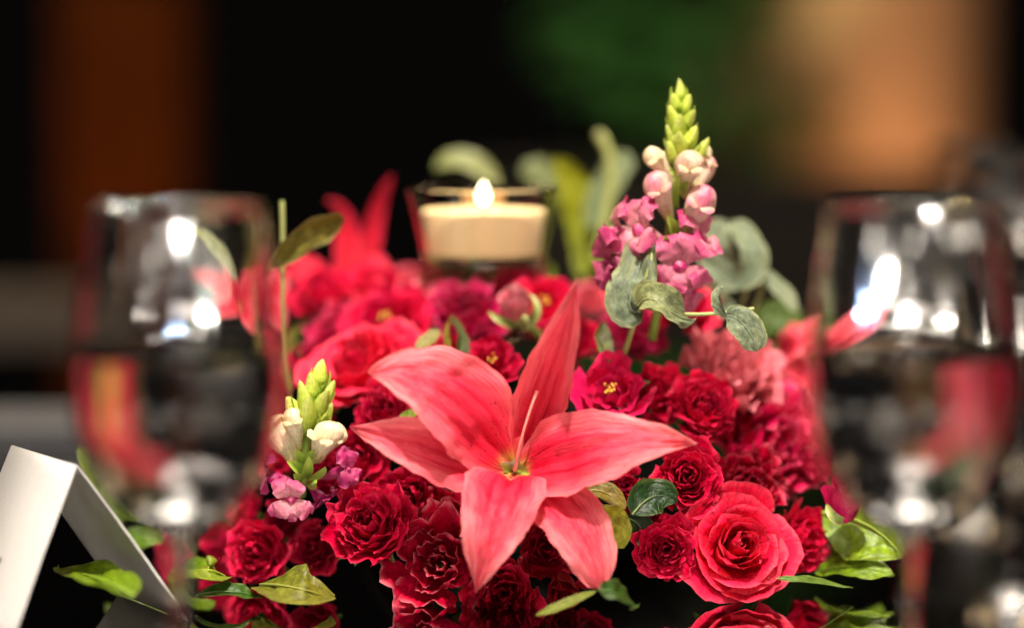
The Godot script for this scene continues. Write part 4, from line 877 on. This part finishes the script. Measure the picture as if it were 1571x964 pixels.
	leaf("green_leaf", "blurred green leaf under the candle holder, left one of three", "leaf", "leaves under the candle holder", Vector3(-0.04032, 0.11053, -0.01599), [Vector3(0, 0, 0), Vector3(0.00595, 0.01333, -0.00128), Vector3(0.01339, 0.01422, -0.00137), Vector3(0.02024, 0.00592, -0.00057)], Vector3(0.10541, 0.60544, 0.78888), 0.0065, Color(0.1, 0.16, 0.01), Color(0.16, 0.22, 0.02), M.leaf, {})
	leaf("green_leaf", "blurred green leaf under the candle holder, middle one of three", "leaf", "leaves under the candle holder", Vector3(-0.02247, 0.10609, -0.01556), [Vector3(0, 0, 0), Vector3(0.00595, 0.01333, -0.00128), Vector3(0.01339, 0.01422, -0.00137), Vector3(0.02024, 0.00592, -0.00057)], Vector3(0.10541, 0.60544, 0.78888), 0.0065, Color(0.1, 0.16, 0.01), Color(0.16, 0.22, 0.02), M.leaf, {})
	leaf("green_leaf", "blurred green leaf under the candle holder, right one of three", "leaf", "leaves under the candle holder", Vector3(-0.00015, 0.10905, -0.01585), [Vector3(0, 0, 0), Vector3(0.00595, 0.01333, -0.00128), Vector3(0.01339, 0.01422, -0.00137), Vector3(0.02024, 0.00592, -0.00057)], Vector3(0.10541, 0.60544, 0.78888), 0.0065, Color(0.1, 0.16, 0.01), Color(0.16, 0.22, 0.02), M.leaf, {})
	leaf("green_leaf", "small upright yellow green leaf between the magenta carnation and the small red rose", "leaf", "small leaves between the blooms", Vector3(-0.02408, 0.09325, 0.10262), [Vector3(0, 0, 0), Vector3(-0.0026, 0.00394, -0.00802), Vector3(-0.00291, 0.00944, -0.02006), Vector3(-0.00184, 0.01401, -0.03197)], Vector3(-0.8, 0.05751, 0.59724), 0.0029, Color(0.3, 0.28, 0.03), Color(0.32, 0.28, 0.03), M.leaf, {})
	leaf("green_leaf", "small dark green leaf folded behind the yellow green one above the lily", "leaf", "small leaves between the blooms", Vector3(-0.02369, 0.09258, 0.0968), [Vector3(0, 0, 0), Vector3(0.00478, 0.00193, -0.00196), Vector3(0.00486, 0.00754, -0.01276), Vector3(-0.00211, 0.01411, -0.03201)], Vector3(0.52705, 0.18575, 0.82929), 0.0038, Color(0.03, 0.06, 0.01), Color(0.05, 0.08, 0.01), M.leaf, {})
	leaf("green_leaf", "small pale sepal leaf above the lily's upper left petal", "leaf", "small leaves between the blooms", Vector3(-0.0391, 0.09427, 0.09268), [Vector3(0, 0, 0), Vector3(0.00254, 0.00278, -0.00427), Vector3(0.00562, 0.00578, -0.00929), Vector3(0.00936, 0.00746, -0.01147)], Vector3(-0.20739, 0.5956, 0.77605), 0.0035, Color(0.3, 0.26, 0.08), Color(0.35, 0.3, 0.1), M.leaf, {})
	leaf("green_leaf", "narrow green leaf standing between the lily's upright petal and the eucalyptus stem", "leaf", "small leaves between the blooms", Vector3(0.03972, 0.09132, 0.10447), [Vector3(0, 0, 0), Vector3(-0.00239, 0.00478, -0.00753), Vector3(-0.0029, 0.00926, -0.01605), Vector3(-0.00035, 0.01363, -0.02655)], Vector3(0.31449, 0.19477, 0.92907), 0.0043, Color(0.12, 0.16, 0.02), Color(0.22, 0.25, 0.05), M.leaf, {})
	leaf("green_leaf", "dark glossy green leaf left of the crimson rose, under the lily's right petal", "leaf", "small leaves between the blooms", Vector3(0.04728, 0.03565, 0.1447), [Vector3(0, 0, 0), Vector3(0.00397, 0.00471, -0.00271), Vector3(0.01061, 0.01049, -0.00698), Vector3(0.01776, 0.00375, -0.00525)], Vector3(0, 0.4057, 0.91401), 0.0077, Color(0.012, 0.045, 0.008), Color(0.015, 0.055, 0.008), M.leaf, {})
	leaf("green_leaf", "yellow green torn leaf right of the lily's lower right petal", "leaf", "small leaves between the blooms", Vector3(0.03031, 0.03741, 0.15441), [Vector3(0, 0, 0), Vector3(0.00636, -0.0001, -0.00054), Vector3(0.0114, -0.00501, 0.00069), Vector3(0.00828, -0.01272, 0.00336)], Vector3(0.20628, 0.39697, 0.89435), 0.0074, Color(0.5, 0.5, 0.03), Color(0.42, 0.45, 0.03), M.leaf, {"wave": 0.4, "tip": 0.35})
	leaf("green_leaf", "olive leaf in shadow above the torn yellow green leaf", "leaf", "small leaves between the blooms", Vector3(0.02809, 0.0444, 0.14285), [Vector3(0, 0, 0), Vector3(0.00776, 0.00228, -0.00186), Vector3(0.01284, -0.00259, 0.00004), Vector3(0.01664, -0.00676, 0.00141)], Vector3(0.20739, 0.5956, 0.77605), 0.0044, Color(0.2, 0.15, 0.01), Color(0.24, 0.17, 0.02), M.leaf, {})
	leaf("green_leaf", "small dark green leaf hanging beside the torn yellow green leaf", "leaf", "small leaves between the blooms", Vector3(0.04506, 0.03306, 0.13765), [Vector3(0, 0, 0), Vector3(0.00649, -0.0014, -0.0005), Vector3(0.00902, -0.00764, 0.00112), Vector3(0.00766, -0.01382, 0.00297)], Vector3(0.10783, 0.30769, 0.94536), 0.0052, Color(0.015, 0.05, 0.01), Color(0.02, 0.06, 0.01), M.leaf, {})
	leaf("green_leaf", "upright olive leaf at the left edge beside the large coral red rose", "leaf", "small leaves between the blooms", Vector3(-0.09357, 0.07499, 0.06908), [Vector3(0, 0, 0), Vector3(-0.00722, 0.01112, -0.03638), Vector3(-0.00757, 0.01798, -0.08126), Vector3(0.00336, 0.0259, -0.08277)], Vector3(-0.30943, 0.29431, 0.90423), 0.0048, Color(0.12, 0.11, 0.012), Color(0.14, 0.12, 0.015), M.leaf, {})
	leaf("green_leaf", "small dark green leaf tip left of the large coral red rose", "leaf", "small leaves between the blooms", Vector3(-0.09063, 0.08818, 0.05093), [Vector3(0, 0, 0), Vector3(-0.0019, 0.00182, -0.009), Vector3(-0.00371, 0.00348, -0.01995), Vector3(-0.00546, 0.00513, -0.03985)], Vector3(-0.30943, 0.29431, 0.90423), 0.0028, Color(0.02, 0.07, 0.01), Color(0.04, 0.1, 0.01), M.leaf, {})
	leaf("green_leaf", "tiny bright green leaf tip between the lily's two left petals", "leaf", "small leaves between the blooms", Vector3(-0.04579, 0.06894, 0.1243), [Vector3(0, 0, 0), Vector3(0.00308, 0.00245, -0.00132), Vector3(0.00567, 0.00394, -0.00196), Vector3(0.00832, 0.00405, -0.00118)], Vector3(0, 0.49185, 0.87068), 0.0024, Color(0.25, 0.33, 0.03), Color(0.25, 0.33, 0.03), M.leaf, {})
	leaf("green_leaf", "olive green leaf lying under the crimson roses at lower left", "leaf", "leaves lying on the black table", Vector3(-0.09984, 0.006, 0.13741), [Vector3(0, 0, 0), Vector3(0.0102, 0.006, 0.02478), Vector3(0.02049, 0.004, 0.02742), Vector3(0.02985, -0.002, 0.01506)], Vector3(0, 0.85382, 0.52056), 0.0111, Color(0.17, 0.2, 0.015), Color(0.24, 0.22, 0.03), M.leaf, {"wave": 0.2})
	leaf("green_leaf", "light green leaf lying left of the bright red front rose", "leaf", "leaves lying on the black table", Vector3(-0.11371, 0.01, 0.14022), [Vector3(0, 0, 0), Vector3(-0.00178, 0.006, 0.01651), Vector3(-0.00637, 0.008, 0.02002), Vector3(-0.01453, 0, -0.00636)], Vector3(0.19612, 0.83724, 0.51045), 0.0076, Color(0.22, 0.33, 0.015), Color(0.3, 0.36, 0.03), M.leaf, {})
	leaf("green_leaf", "dark glossy leaf lying below the light green leaf at lower left", "leaf", "leaves lying on the black table", Vector3(-0.12427, 0.004, 0.14887), [Vector3(0, 0, 0), Vector3(0.00853, 0.004, 0.00657), Vector3(0.0187, 0.004, 0.00657), Vector3(0.02676, -0.001, -0.00101)], Vector3(0, 0.94853, 0.31668), 0.0056, Color(0.03, 0.1, 0.01), Color(0.05, 0.14, 0.012), M.leaf, {})
	leaf("green_leaf", "bright green leaf seen through the folded place card", "leaf", "leaves lying on the black table", Vector3(-0.13676, 0.02, 0.22299), [Vector3(0, 0, 0), Vector3(-0.01299, 0, -0.02863), Vector3(-0.02833, -0.004, -0.06002), Vector3(-0.04303, -0.008, -0.08709)], Vector3(0.212, 0.79954, 0.56195), 0.0107, Color(0.17, 0.3, 0.01), Color(0.24, 0.36, 0.012), M.leaf, {})
	leaf("green_leaf", "thin curled green leaf lying under the lily's lower right petal", "leaf", "leaves lying on the black table", Vector3(0.00905, 0.003, 0.17923), [Vector3(0, 0, 0), Vector3(0.0069, 0.003, 0.00217), Vector3(0.01445, 0.005, -0.00364), Vector3(0.0234, 0.009, -0.00383)], Vector3(0.212, 0.79954, 0.56195), 0.0022, Color(0.24, 0.27, 0.03), Color(0.24, 0.28, 0.03), M.leaf, {})
	leaf("green_leaf", "small dark green curled leaf lying at the lower middle edge of the table", "leaf", "leaves lying on the black table", Vector3(0.0323, 0.016, 0.19299), [Vector3(0, 0, 0), Vector3(0.00414, 0, 0), Vector3(0.01059, -0.004, -0.00706), Vector3(0.01508, -0.01, -0.01729)], Vector3(0, 0.67391, 0.73881), 0.0049, Color(0.03, 0.09, 0.01), Color(0.03, 0.09, 0.01), M.leaf, {"wave": 0.4})
	leaf("green_leaf", "slim green leaf lying under the large pinkish red rose", "leaf", "leaves lying on the black table", Vector3(0.10294, 0.012, 0.15359), [Vector3(0, 0, 0), Vector3(0.00734, 0, 0.00247), Vector3(0.01843, -0.002, -0.00461), Vector3(0.03304, -0.008, -0.02064)], Vector3(0, 0.85382, 0.52056), 0.0023, Color(0.12, 0.24, 0.03), Color(0.2, 0.3, 0.06), M.leaf, {"wave": 0.3})
	leaf("green_leaf", "broad bright green leaf at the right end of the centrepiece", "leaf", "leaves at the edges of the centrepiece", Vector3(0.12762, 0.02853, 0.10241), [Vector3(0, 0, 0), Vector3(0.01276, 0.00125, 0.00993), Vector3(0.02392, -0.00442, 0.01549), Vector3(0.02996, -0.01472, 0.02151)], Vector3(-0.11959, 0.38833, 0.91373), 0.0170, Color(0.2, 0.34, 0.012), Color(0.28, 0.42, 0.014), M.leaf, {})
	leaf("green_leaf", "second bright green leaf under the broad one at the right end", "leaf", "leaves at the edges of the centrepiece", Vector3(0.12891, 0.01544, 0.09363), [Vector3(0, 0, 0), Vector3(0.00621, 0.00323, 0.00974), Vector3(0.01545, -0.00149, 0.02024), Vector3(0.01999, -0.00524, 0.02562)], Vector3(0, 0.34601, 0.93823), 0.0123, Color(0.14, 0.27, 0.012), Color(0.2, 0.34, 0.014), M.leaf, {})
	leaf("green_leaf", "dim green leaf behind the hot pink rosebud", "leaf", "leaves at the edges of the centrepiece", Vector3(0.13034, 0.03689, 0.03128), [Vector3(0, 0, 0), Vector3(0.0086, 0.00714, -0.00069), Vector3(0.01721, 0.00714, -0.00069), Vector3(0.02724, -0.00285, 0.00027)], Vector3(0.10541, 0.60544, 0.78888), 0.0075, Color(0.09, 0.17, 0.01), Color(0.12, 0.2, 0.015), M.leaf, {})
	leaf("green_leaf", "dim green foliage leaf below the salmon lily at the right", "leaf", "leaves at the edges of the centrepiece", Vector3(0.10847, 0.08831, -0.01385), [Vector3(0, 0, 0), Vector3(0.00893, 0.01185, -0.00114), Vector3(0.01637, 0.01333, -0.00128), Vector3(0.0244, 0.00592, -0.00057)], Vector3(0, 0.49185, 0.87068), 0.0077, Color(0.06, 0.12, 0.012), Color(0.09, 0.15, 0.015), M.leaf, {})
	leaf("green_leaf", "dim green leaf between the salmon pink carnation and the right wine glass", "leaf", "leaves at the edges of the centrepiece", Vector3(0.11889, 0.08091, -0.01314), [Vector3(0, 0, 0), Vector3(0.00298, 0.00741, -0.00071), Vector3(0.00893, 0.01185, -0.00114), Vector3(0.01101, 0.00444, -0.00043)], Vector3(0, 0.49185, 0.87068), 0.0060, Color(0.05, 0.1, 0.012), Color(0.09, 0.15, 0.015), M.leaf, {})
	leaf("green_leaf", "long green leaf rising behind the right slope of the place card", "leaf", "leaves at the edges of the centrepiece", Vector3(-0.15434, 0.02352, 0.09285), [Vector3(0, 0, 0), Vector3(-0.00947, 0.01077, -0.00104), Vector3(-0.02029, 0.02289, -0.0022), Vector3(-0.02516, 0.03124, -0.00301)], Vector3(-0.10541, 0.60544, 0.78888), 0.0054, Color(0.1, 0.17, 0.012), Color(0.2, 0.26, 0.02), M.leaf, {})
	leaf("green_leaf", "green leaf behind the lower bowl of the left wine glass", "leaf", "leaves at the edges of the centrepiece", Vector3(-0.1743, 0.01807, 0.06324), [Vector3(0, 0, 0), Vector3(0.00836, 0.00693, -0.00067), Vector3(0.01811, 0.00971, -0.00093), Vector3(0.02787, 0.00277, -0.00027)], Vector3(0, 0.67391, 0.73881), 0.0067, Color(0.1, 0.18, 0.012), Color(0.14, 0.22, 0.015), M.leaf, {})
	leaf("green_leaf", "green leaf beside the left wine glass stem, over the pinkish red rose", "leaf", "leaves at the edges of the centrepiece", Vector3(-0.16433, 0.00616, 0.07443), [Vector3(0, 0, 0), Vector3(0.00414, 0.00687, -0.00066), Vector3(0.01104, 0.00961, -0.00093), Vector3(0.01794, 0.00549, -0.00053)], Vector3(0, 0.67391, 0.73881), 0.0061, Color(0.09, 0.2, 0.012), Color(0.14, 0.24, 0.02), M.leaf, {})
	candle(Vector3(-0.01277, 0.08991, -0.00541))
	wine_glass("half-full wine glass at the left, in front of the place card", Vector3(-0.10491, 0, 0.33))
	wine_glass("half-full wine glass at the right, in front of the centrepiece", Vector3(0.12547, 0, 0.33))
	wine_glass("wine glass farther back, cut by the right edge of the picture", Vector3(0.26462, 0, -0.17839))
	wine_glass("most distant wine glass, behind the right one", Vector3(0.28995, 0, -0.43007))
	place_card(Vector3(-0.12311, 0, 0.17712), Vector3(0, 0.0004, 0), Vector3(-0.03477, 0, -0.05048), Vector3(-0.05929, 0.0004, 0.04085), Vector3(-0.04096, 0.06091, 0.004))
	leaf("green_leaf", "lime green leaf tilted up behind the broad one at the right end", "leaf", "leaves at the edges of the centrepiece", Vector3(0.13501, 0.02917, 0.06217), [Vector3(0, 0, 0), Vector3(0.00836, 0.00416, -0.0004), Vector3(0.01672, 0, 0), Vector3(0.02285, -0.01109, 0.00107)], Vector3(0.10102, 0.48934, 0.86622), 0.0095, Color(0.14, 0.28, 0.012), Color(0.2, 0.34, 0.014), M.leaf, {})
	leaf("green_leaf", "bright green leaf lying flat below the broad one, touching the table", "leaf", "leaves at the edges of the centrepiece", Vector3(0.12378, 0.00502, 0.1097), [Vector3(0, 0, 0), Vector3(0.00929, 0.00676, 0.0094), Vector3(0.02042, 0.00618, 0.01447), Vector3(0.02981, 0.00241, 0.01685)], Vector3(0, 0.77162, 0.63608), 0.0069, Color(0.16, 0.3, 0.012), Color(0.24, 0.38, 0.014), M.leaf, {})
	leaf("green_leaf", "bright green leaf at the lower left behind the foot of the left wine glass", "leaf", "leaves at the edges of the centrepiece", Vector3(-0.14487, -0.00476, 0.09557), [Vector3(0, 0, 0), Vector3(0.00681, 0.00876, 0.0092), Vector3(0.0155, 0.01296, 0.01382), Vector3(0.02411, 0.01079, 0.01905)], Vector3(0, 0.77162, 0.63608), 0.0064, Color(0.14, 0.27, 0.012), Color(0.2, 0.34, 0.014), M.leaf, {})
	bloom("rose", "rose", "crimson rose behind the cream florets of the left snapdragon", "red spray roses in the centrepiece", Vector3(-0.09836, 0.0497, 0.06753), Vector3(-0.29666, 0.39334, 0.87022), 0.0127, "spray", Color(0.6, 0.004, 0.042), 22, 95)
	bloom("rose", "rose", "small deep red rose at the far left, behind the bright red front rose", "red spray roses in the centrepiece", Vector3(-0.1251, 0.01043, 0.06754), Vector3(-0.40101, 0.15906, 0.90216), 0.0100, "spray", Color(0.52, 0.004, 0.042), 18, 96)
	bloom("rose", "rose", "crimson rose deep behind the lily's right petal", "red spray roses in the centrepiece", Vector3(0.03068, 0.0546, 0.09952), Vector3(0.03551, 0.38356, 0.92283), 0.0139, "spray", Color(0.6, 0.004, 0.042), 22, 97)
	bloom("rose", "rose", "deep red rose in the shade right of the lily's lower right petal", "red spray roses in the centrepiece", Vector3(0.03098, 0.0182, 0.13532), Vector3(0.03862, 0.16424, 0.98566), 0.0114, "spray", Color(0.52, 0.004, 0.042), 18, 98)
	bloom("rose", "rose", "small crimson rose squeezed above the large pinkish red rose", "red spray roses in the centrepiece", Vector3(0.08202, 0.03251, 0.11254), Vector3(0.16527, 0.26093, 0.9511), 0.0106, "spray", Color(0.6, 0.004, 0.042), 20, 99)
	bloom("rose", "rose", "crimson rose right of the large coral red rose, behind the lily", "red spray roses in the centrepiece", Vector3(-0.0513, 0.08555, 0.06453), Vector3(-0.16071, 0.56319, 0.81055), 0.0122, "spray", Color(0.6, 0.004, 0.042), 20, 100)
	bloom("carnation", "carnation", "deep pink carnation at the far right, left of the hot pink rosebud", "carnations in the centrepiece", Vector3(0.12843, 0.04873, 0.07924), Vector3(0.6078, 0.31477, 0.72904), 0.0120, "carnation", Color(0.68, 0.009, 0.085), 24, 101)
	bloom("rose", "rose", "blurred red rose below the left curling petal of the back lily", "red spray roses in the centrepiece", Vector3(-0.08714, 0.11286, -0.00617), Vector3(-0.22373, 0.86084, 0.45705), 0.0153, "spray", Color(0.7, 0.005, 0.052), 22, 102)
	bloom("rose", "rose", "blurred red rose below the right curling petal of the back lily", "red spray roses in the centrepiece", Vector3(-0.06413, 0.11438, -0.01636), Vector3(-0.17362, 0.87655, 0.4489), 0.0149, "spray", Color(0.7, 0.005, 0.052), 22, 103)
	bloom("rose", "rose", "crimson rose filling the gap under the tip of the lily's left petal", "red spray roses in the centrepiece", Vector3(-0.06426, 0.05235, 0.10245), Vector3(-0.19857, 0.37412, 0.90587), 0.0118, "spray", Color(0.6, 0.004, 0.042), 20, 104)
	bloom("rose", "rose", "small crimson rose behind the lily's lower right petal", "red spray roses in the centrepiece", Vector3(0.02213, 0.02928, 0.1242), Vector3(0.01639, 0.23562, 0.97171), 0.0094, "spray", Color(0.6, 0.004, 0.042), 18, 105)
	bloom("rose", "rose", "deep red rose above the bright red front rose, below the left snapdragon", "red spray roses in the centrepiece", Vector3(-0.09396, 0.02518, 0.10189), Vector3(-0.29177, 0.22386, 0.92992), 0.0107, "spray", Color(0.52, 0.004, 0.042), 20, 106)


func background() -> void:
	# an ochre pedestal washed by an amber uplight hidden from view, behind a low dark partition; a leafy plant beside it
	var p := thing("plaster_pedestal", "short ochre plastered pedestal glowing in amber light, far behind on the right", "pedestal", Vector3(0.665, -0.75, -3.5))
	part("shaft", lathe([Vector2(0.001, 0.0), Vector2(0.25, 0.0), Vector2(0.25, 0.1), Vector2(0.225, 0.12), Vector2(0.222, 0.8), Vector2(0.22, 1.14), Vector2(0.21, 1.16), Vector2(0.001, 1.16)], 48), M.terracotta, p)
	lamp("unseen_uplight", "amber uplight placed behind the low screen to light the ochre pedestal", "unseen_uplight", Vector3(0.69, -0.02, -3.04), Vector3(0.67, 0.16, -3.3), 0.035, 0.065, Color(1.0, 0.8, 0.58), 60.0, M.lamp_amber)  # unseen source, gives the pedestal its amber wash
	var w := thing("low_screen", "low dark wooden screen far behind the table", "screen", Vector3(0.85, -0.75, -2.8))
	part("board", rounded_box(Vector3(1.8, 0.79, 0.06), 0.01), M.dark, w)
	w.get_child(0).position.y = 0.395
	part("cap_rail", rounded_box(Vector3(1.84, 0.025, 0.1), 0.008), M.dark, w)
	w.get_child(1).position.y = 0.803
	# plant
	rng.seed = 900
	var t := thing("potted_plant", "leafy green plant in the dark behind the candle", "plant", Vector3(0.36, -0.75, -3.35))
	part("pot", lathe(smooth([Vector2(0.001, 0.0), Vector2(0.14, 0.0), Vector2(0.19, 0.3), Vector2(0.2, 0.36), Vector2(0.18, 0.36), Vector2(0.17, 0.33), Vector2(0.001, 0.33)], 5), 32), M.pot, t)
	part("trunk", tube([Vector3(0, 0.3, 0), Vector3(0.02, 0.7, 0.01), Vector3(-0.01, 1.0, 0), Vector3(0, 1.3, 0)], [0.02, 0.018, 0.014, 0.008], 8, Color(0.1, 0.08, 0.04), Color(0.1, 0.09, 0.04)), M.leaf_plain, t)
	var st := SurfaceTool.new()
	for k in 220:
		var h := rng.randf_range(0.75, 1.75)
		var a := rng.randf() * TAU
		var r := rng.randf_range(0.02, 0.34)
		var b := Vector3(cos(a) * r * 0.7, h, sin(a) * r * 0.4)
		var d := Vector3(cos(a), rng.randf_range(-0.1, 0.7), sin(a)).normalized()
		var l := rng.randf_range(0.1, 0.2)
		st.append_from(blade([b, b + d * l * 0.35, b + d * l * 0.7, b + d * l - Vector3(0, l * 0.3, 0)], (Vector3.UP + d * 0.3).normalized(), l * 0.2, {"nu": 4, "nv": 6, "cup": 0.3, "c0": Color(0.045, 0.12, 0.035), "c1": Color(0.07, 0.17, 0.045)}), 0, Transform3D())
	var f := part("foliage", st.commit(), M.leaf_plain, t)
	f.set_meta("kind", "stuff")
	lamp("unseen_uplight", "unseen small greenish lamp that lights the leafy plant", "unseen_uplight", Vector3(0.22, 0.0, -2.95), Vector3(0.3, 0.5, -3.3), 0.03, 0.32, Color(0.9, 1.0, 0.75), 40.0, M.lamp_amber)  # unseen source, its greenish light falls on the leaves
	# left: a red brown wooden post, grey chair, linen
	var c := thing("wooden_post", "short red brown wooden post in dim light behind the left wine glass", "post", Vector3(-0.63, -0.75, -2.9))
	part("shaft", rounded_box(Vector3(0.2, 1.12, 0.2), 0.02), M.wood, c)
	c.get_child(0).position.y = 0.56
	lamp("unseen_uplight", "dim amber uplight placed to light the wooden post from below", "unseen_uplight", Vector3(-0.6, -0.1, -2.5), Vector3(-0.66, 0.35, -2.8), 0.03, 0.035, Color(1.0, 0.66, 0.38), 50.0, M.lamp_amber)  # unseen source, gives the post its dim amber light
	chair("chair", "grey upholstered chair behind the table at the far left", Vector3(-0.68, -0.80, -1.35), M.grey)
	lamp("unseen_chair_lamp", "unseen dim lamp above the grey chair that lights it", "lamp", Vector3(-0.6, 1.3, -0.9), Vector3(-0.68, 0.1, -1.4), 0.04, 0.2, Color(1.0, 0.85, 0.7), 35.0, M.lamp_amber)  # out of view, placed to brighten the grey chair
	var n := thing("napkin", "folded grey napkin lying on the black table at the far left", "napkin", Vector3(-0.33, 0.0, -0.3))
	for k in 2:
		part("fold", rounded_box(Vector3(0.2 - 0.004 * k, 0.006, 0.1 - 0.003 * k), 0.0028), M.linen, n)
		n.get_child(k).position.y = 0.0034 + 0.0064 * k


func chair(called: String, label: String, at: Vector3, m: Material) -> void:
	var o := thing(called, label, "chair", at, "chairs round the table")
	part("seat", rounded_box(Vector3(0.46, 0.09, 0.46), 0.03), m, o)
	o.get_child(0).position = Vector3(0, 0.45, 0.05)
	part("backrest", rounded_box(Vector3(0.46, 0.34, 0.08), 0.035), m, o)
	o.get_child(1).position = Vector3(0, 0.61, -0.2)
	for s: Vector2 in [Vector2(-0.2, -0.17), Vector2(0.2, -0.17), Vector2(-0.2, 0.26), Vector2(0.2, 0.26)]:
		part("leg", tube([Vector3(s.x, 0.41, s.y), Vector3(s.x, 0.2, s.y), Vector3(s.x, 0.0, s.y)], [0.02, 0.017, 0.013], 10), M.dark, o)
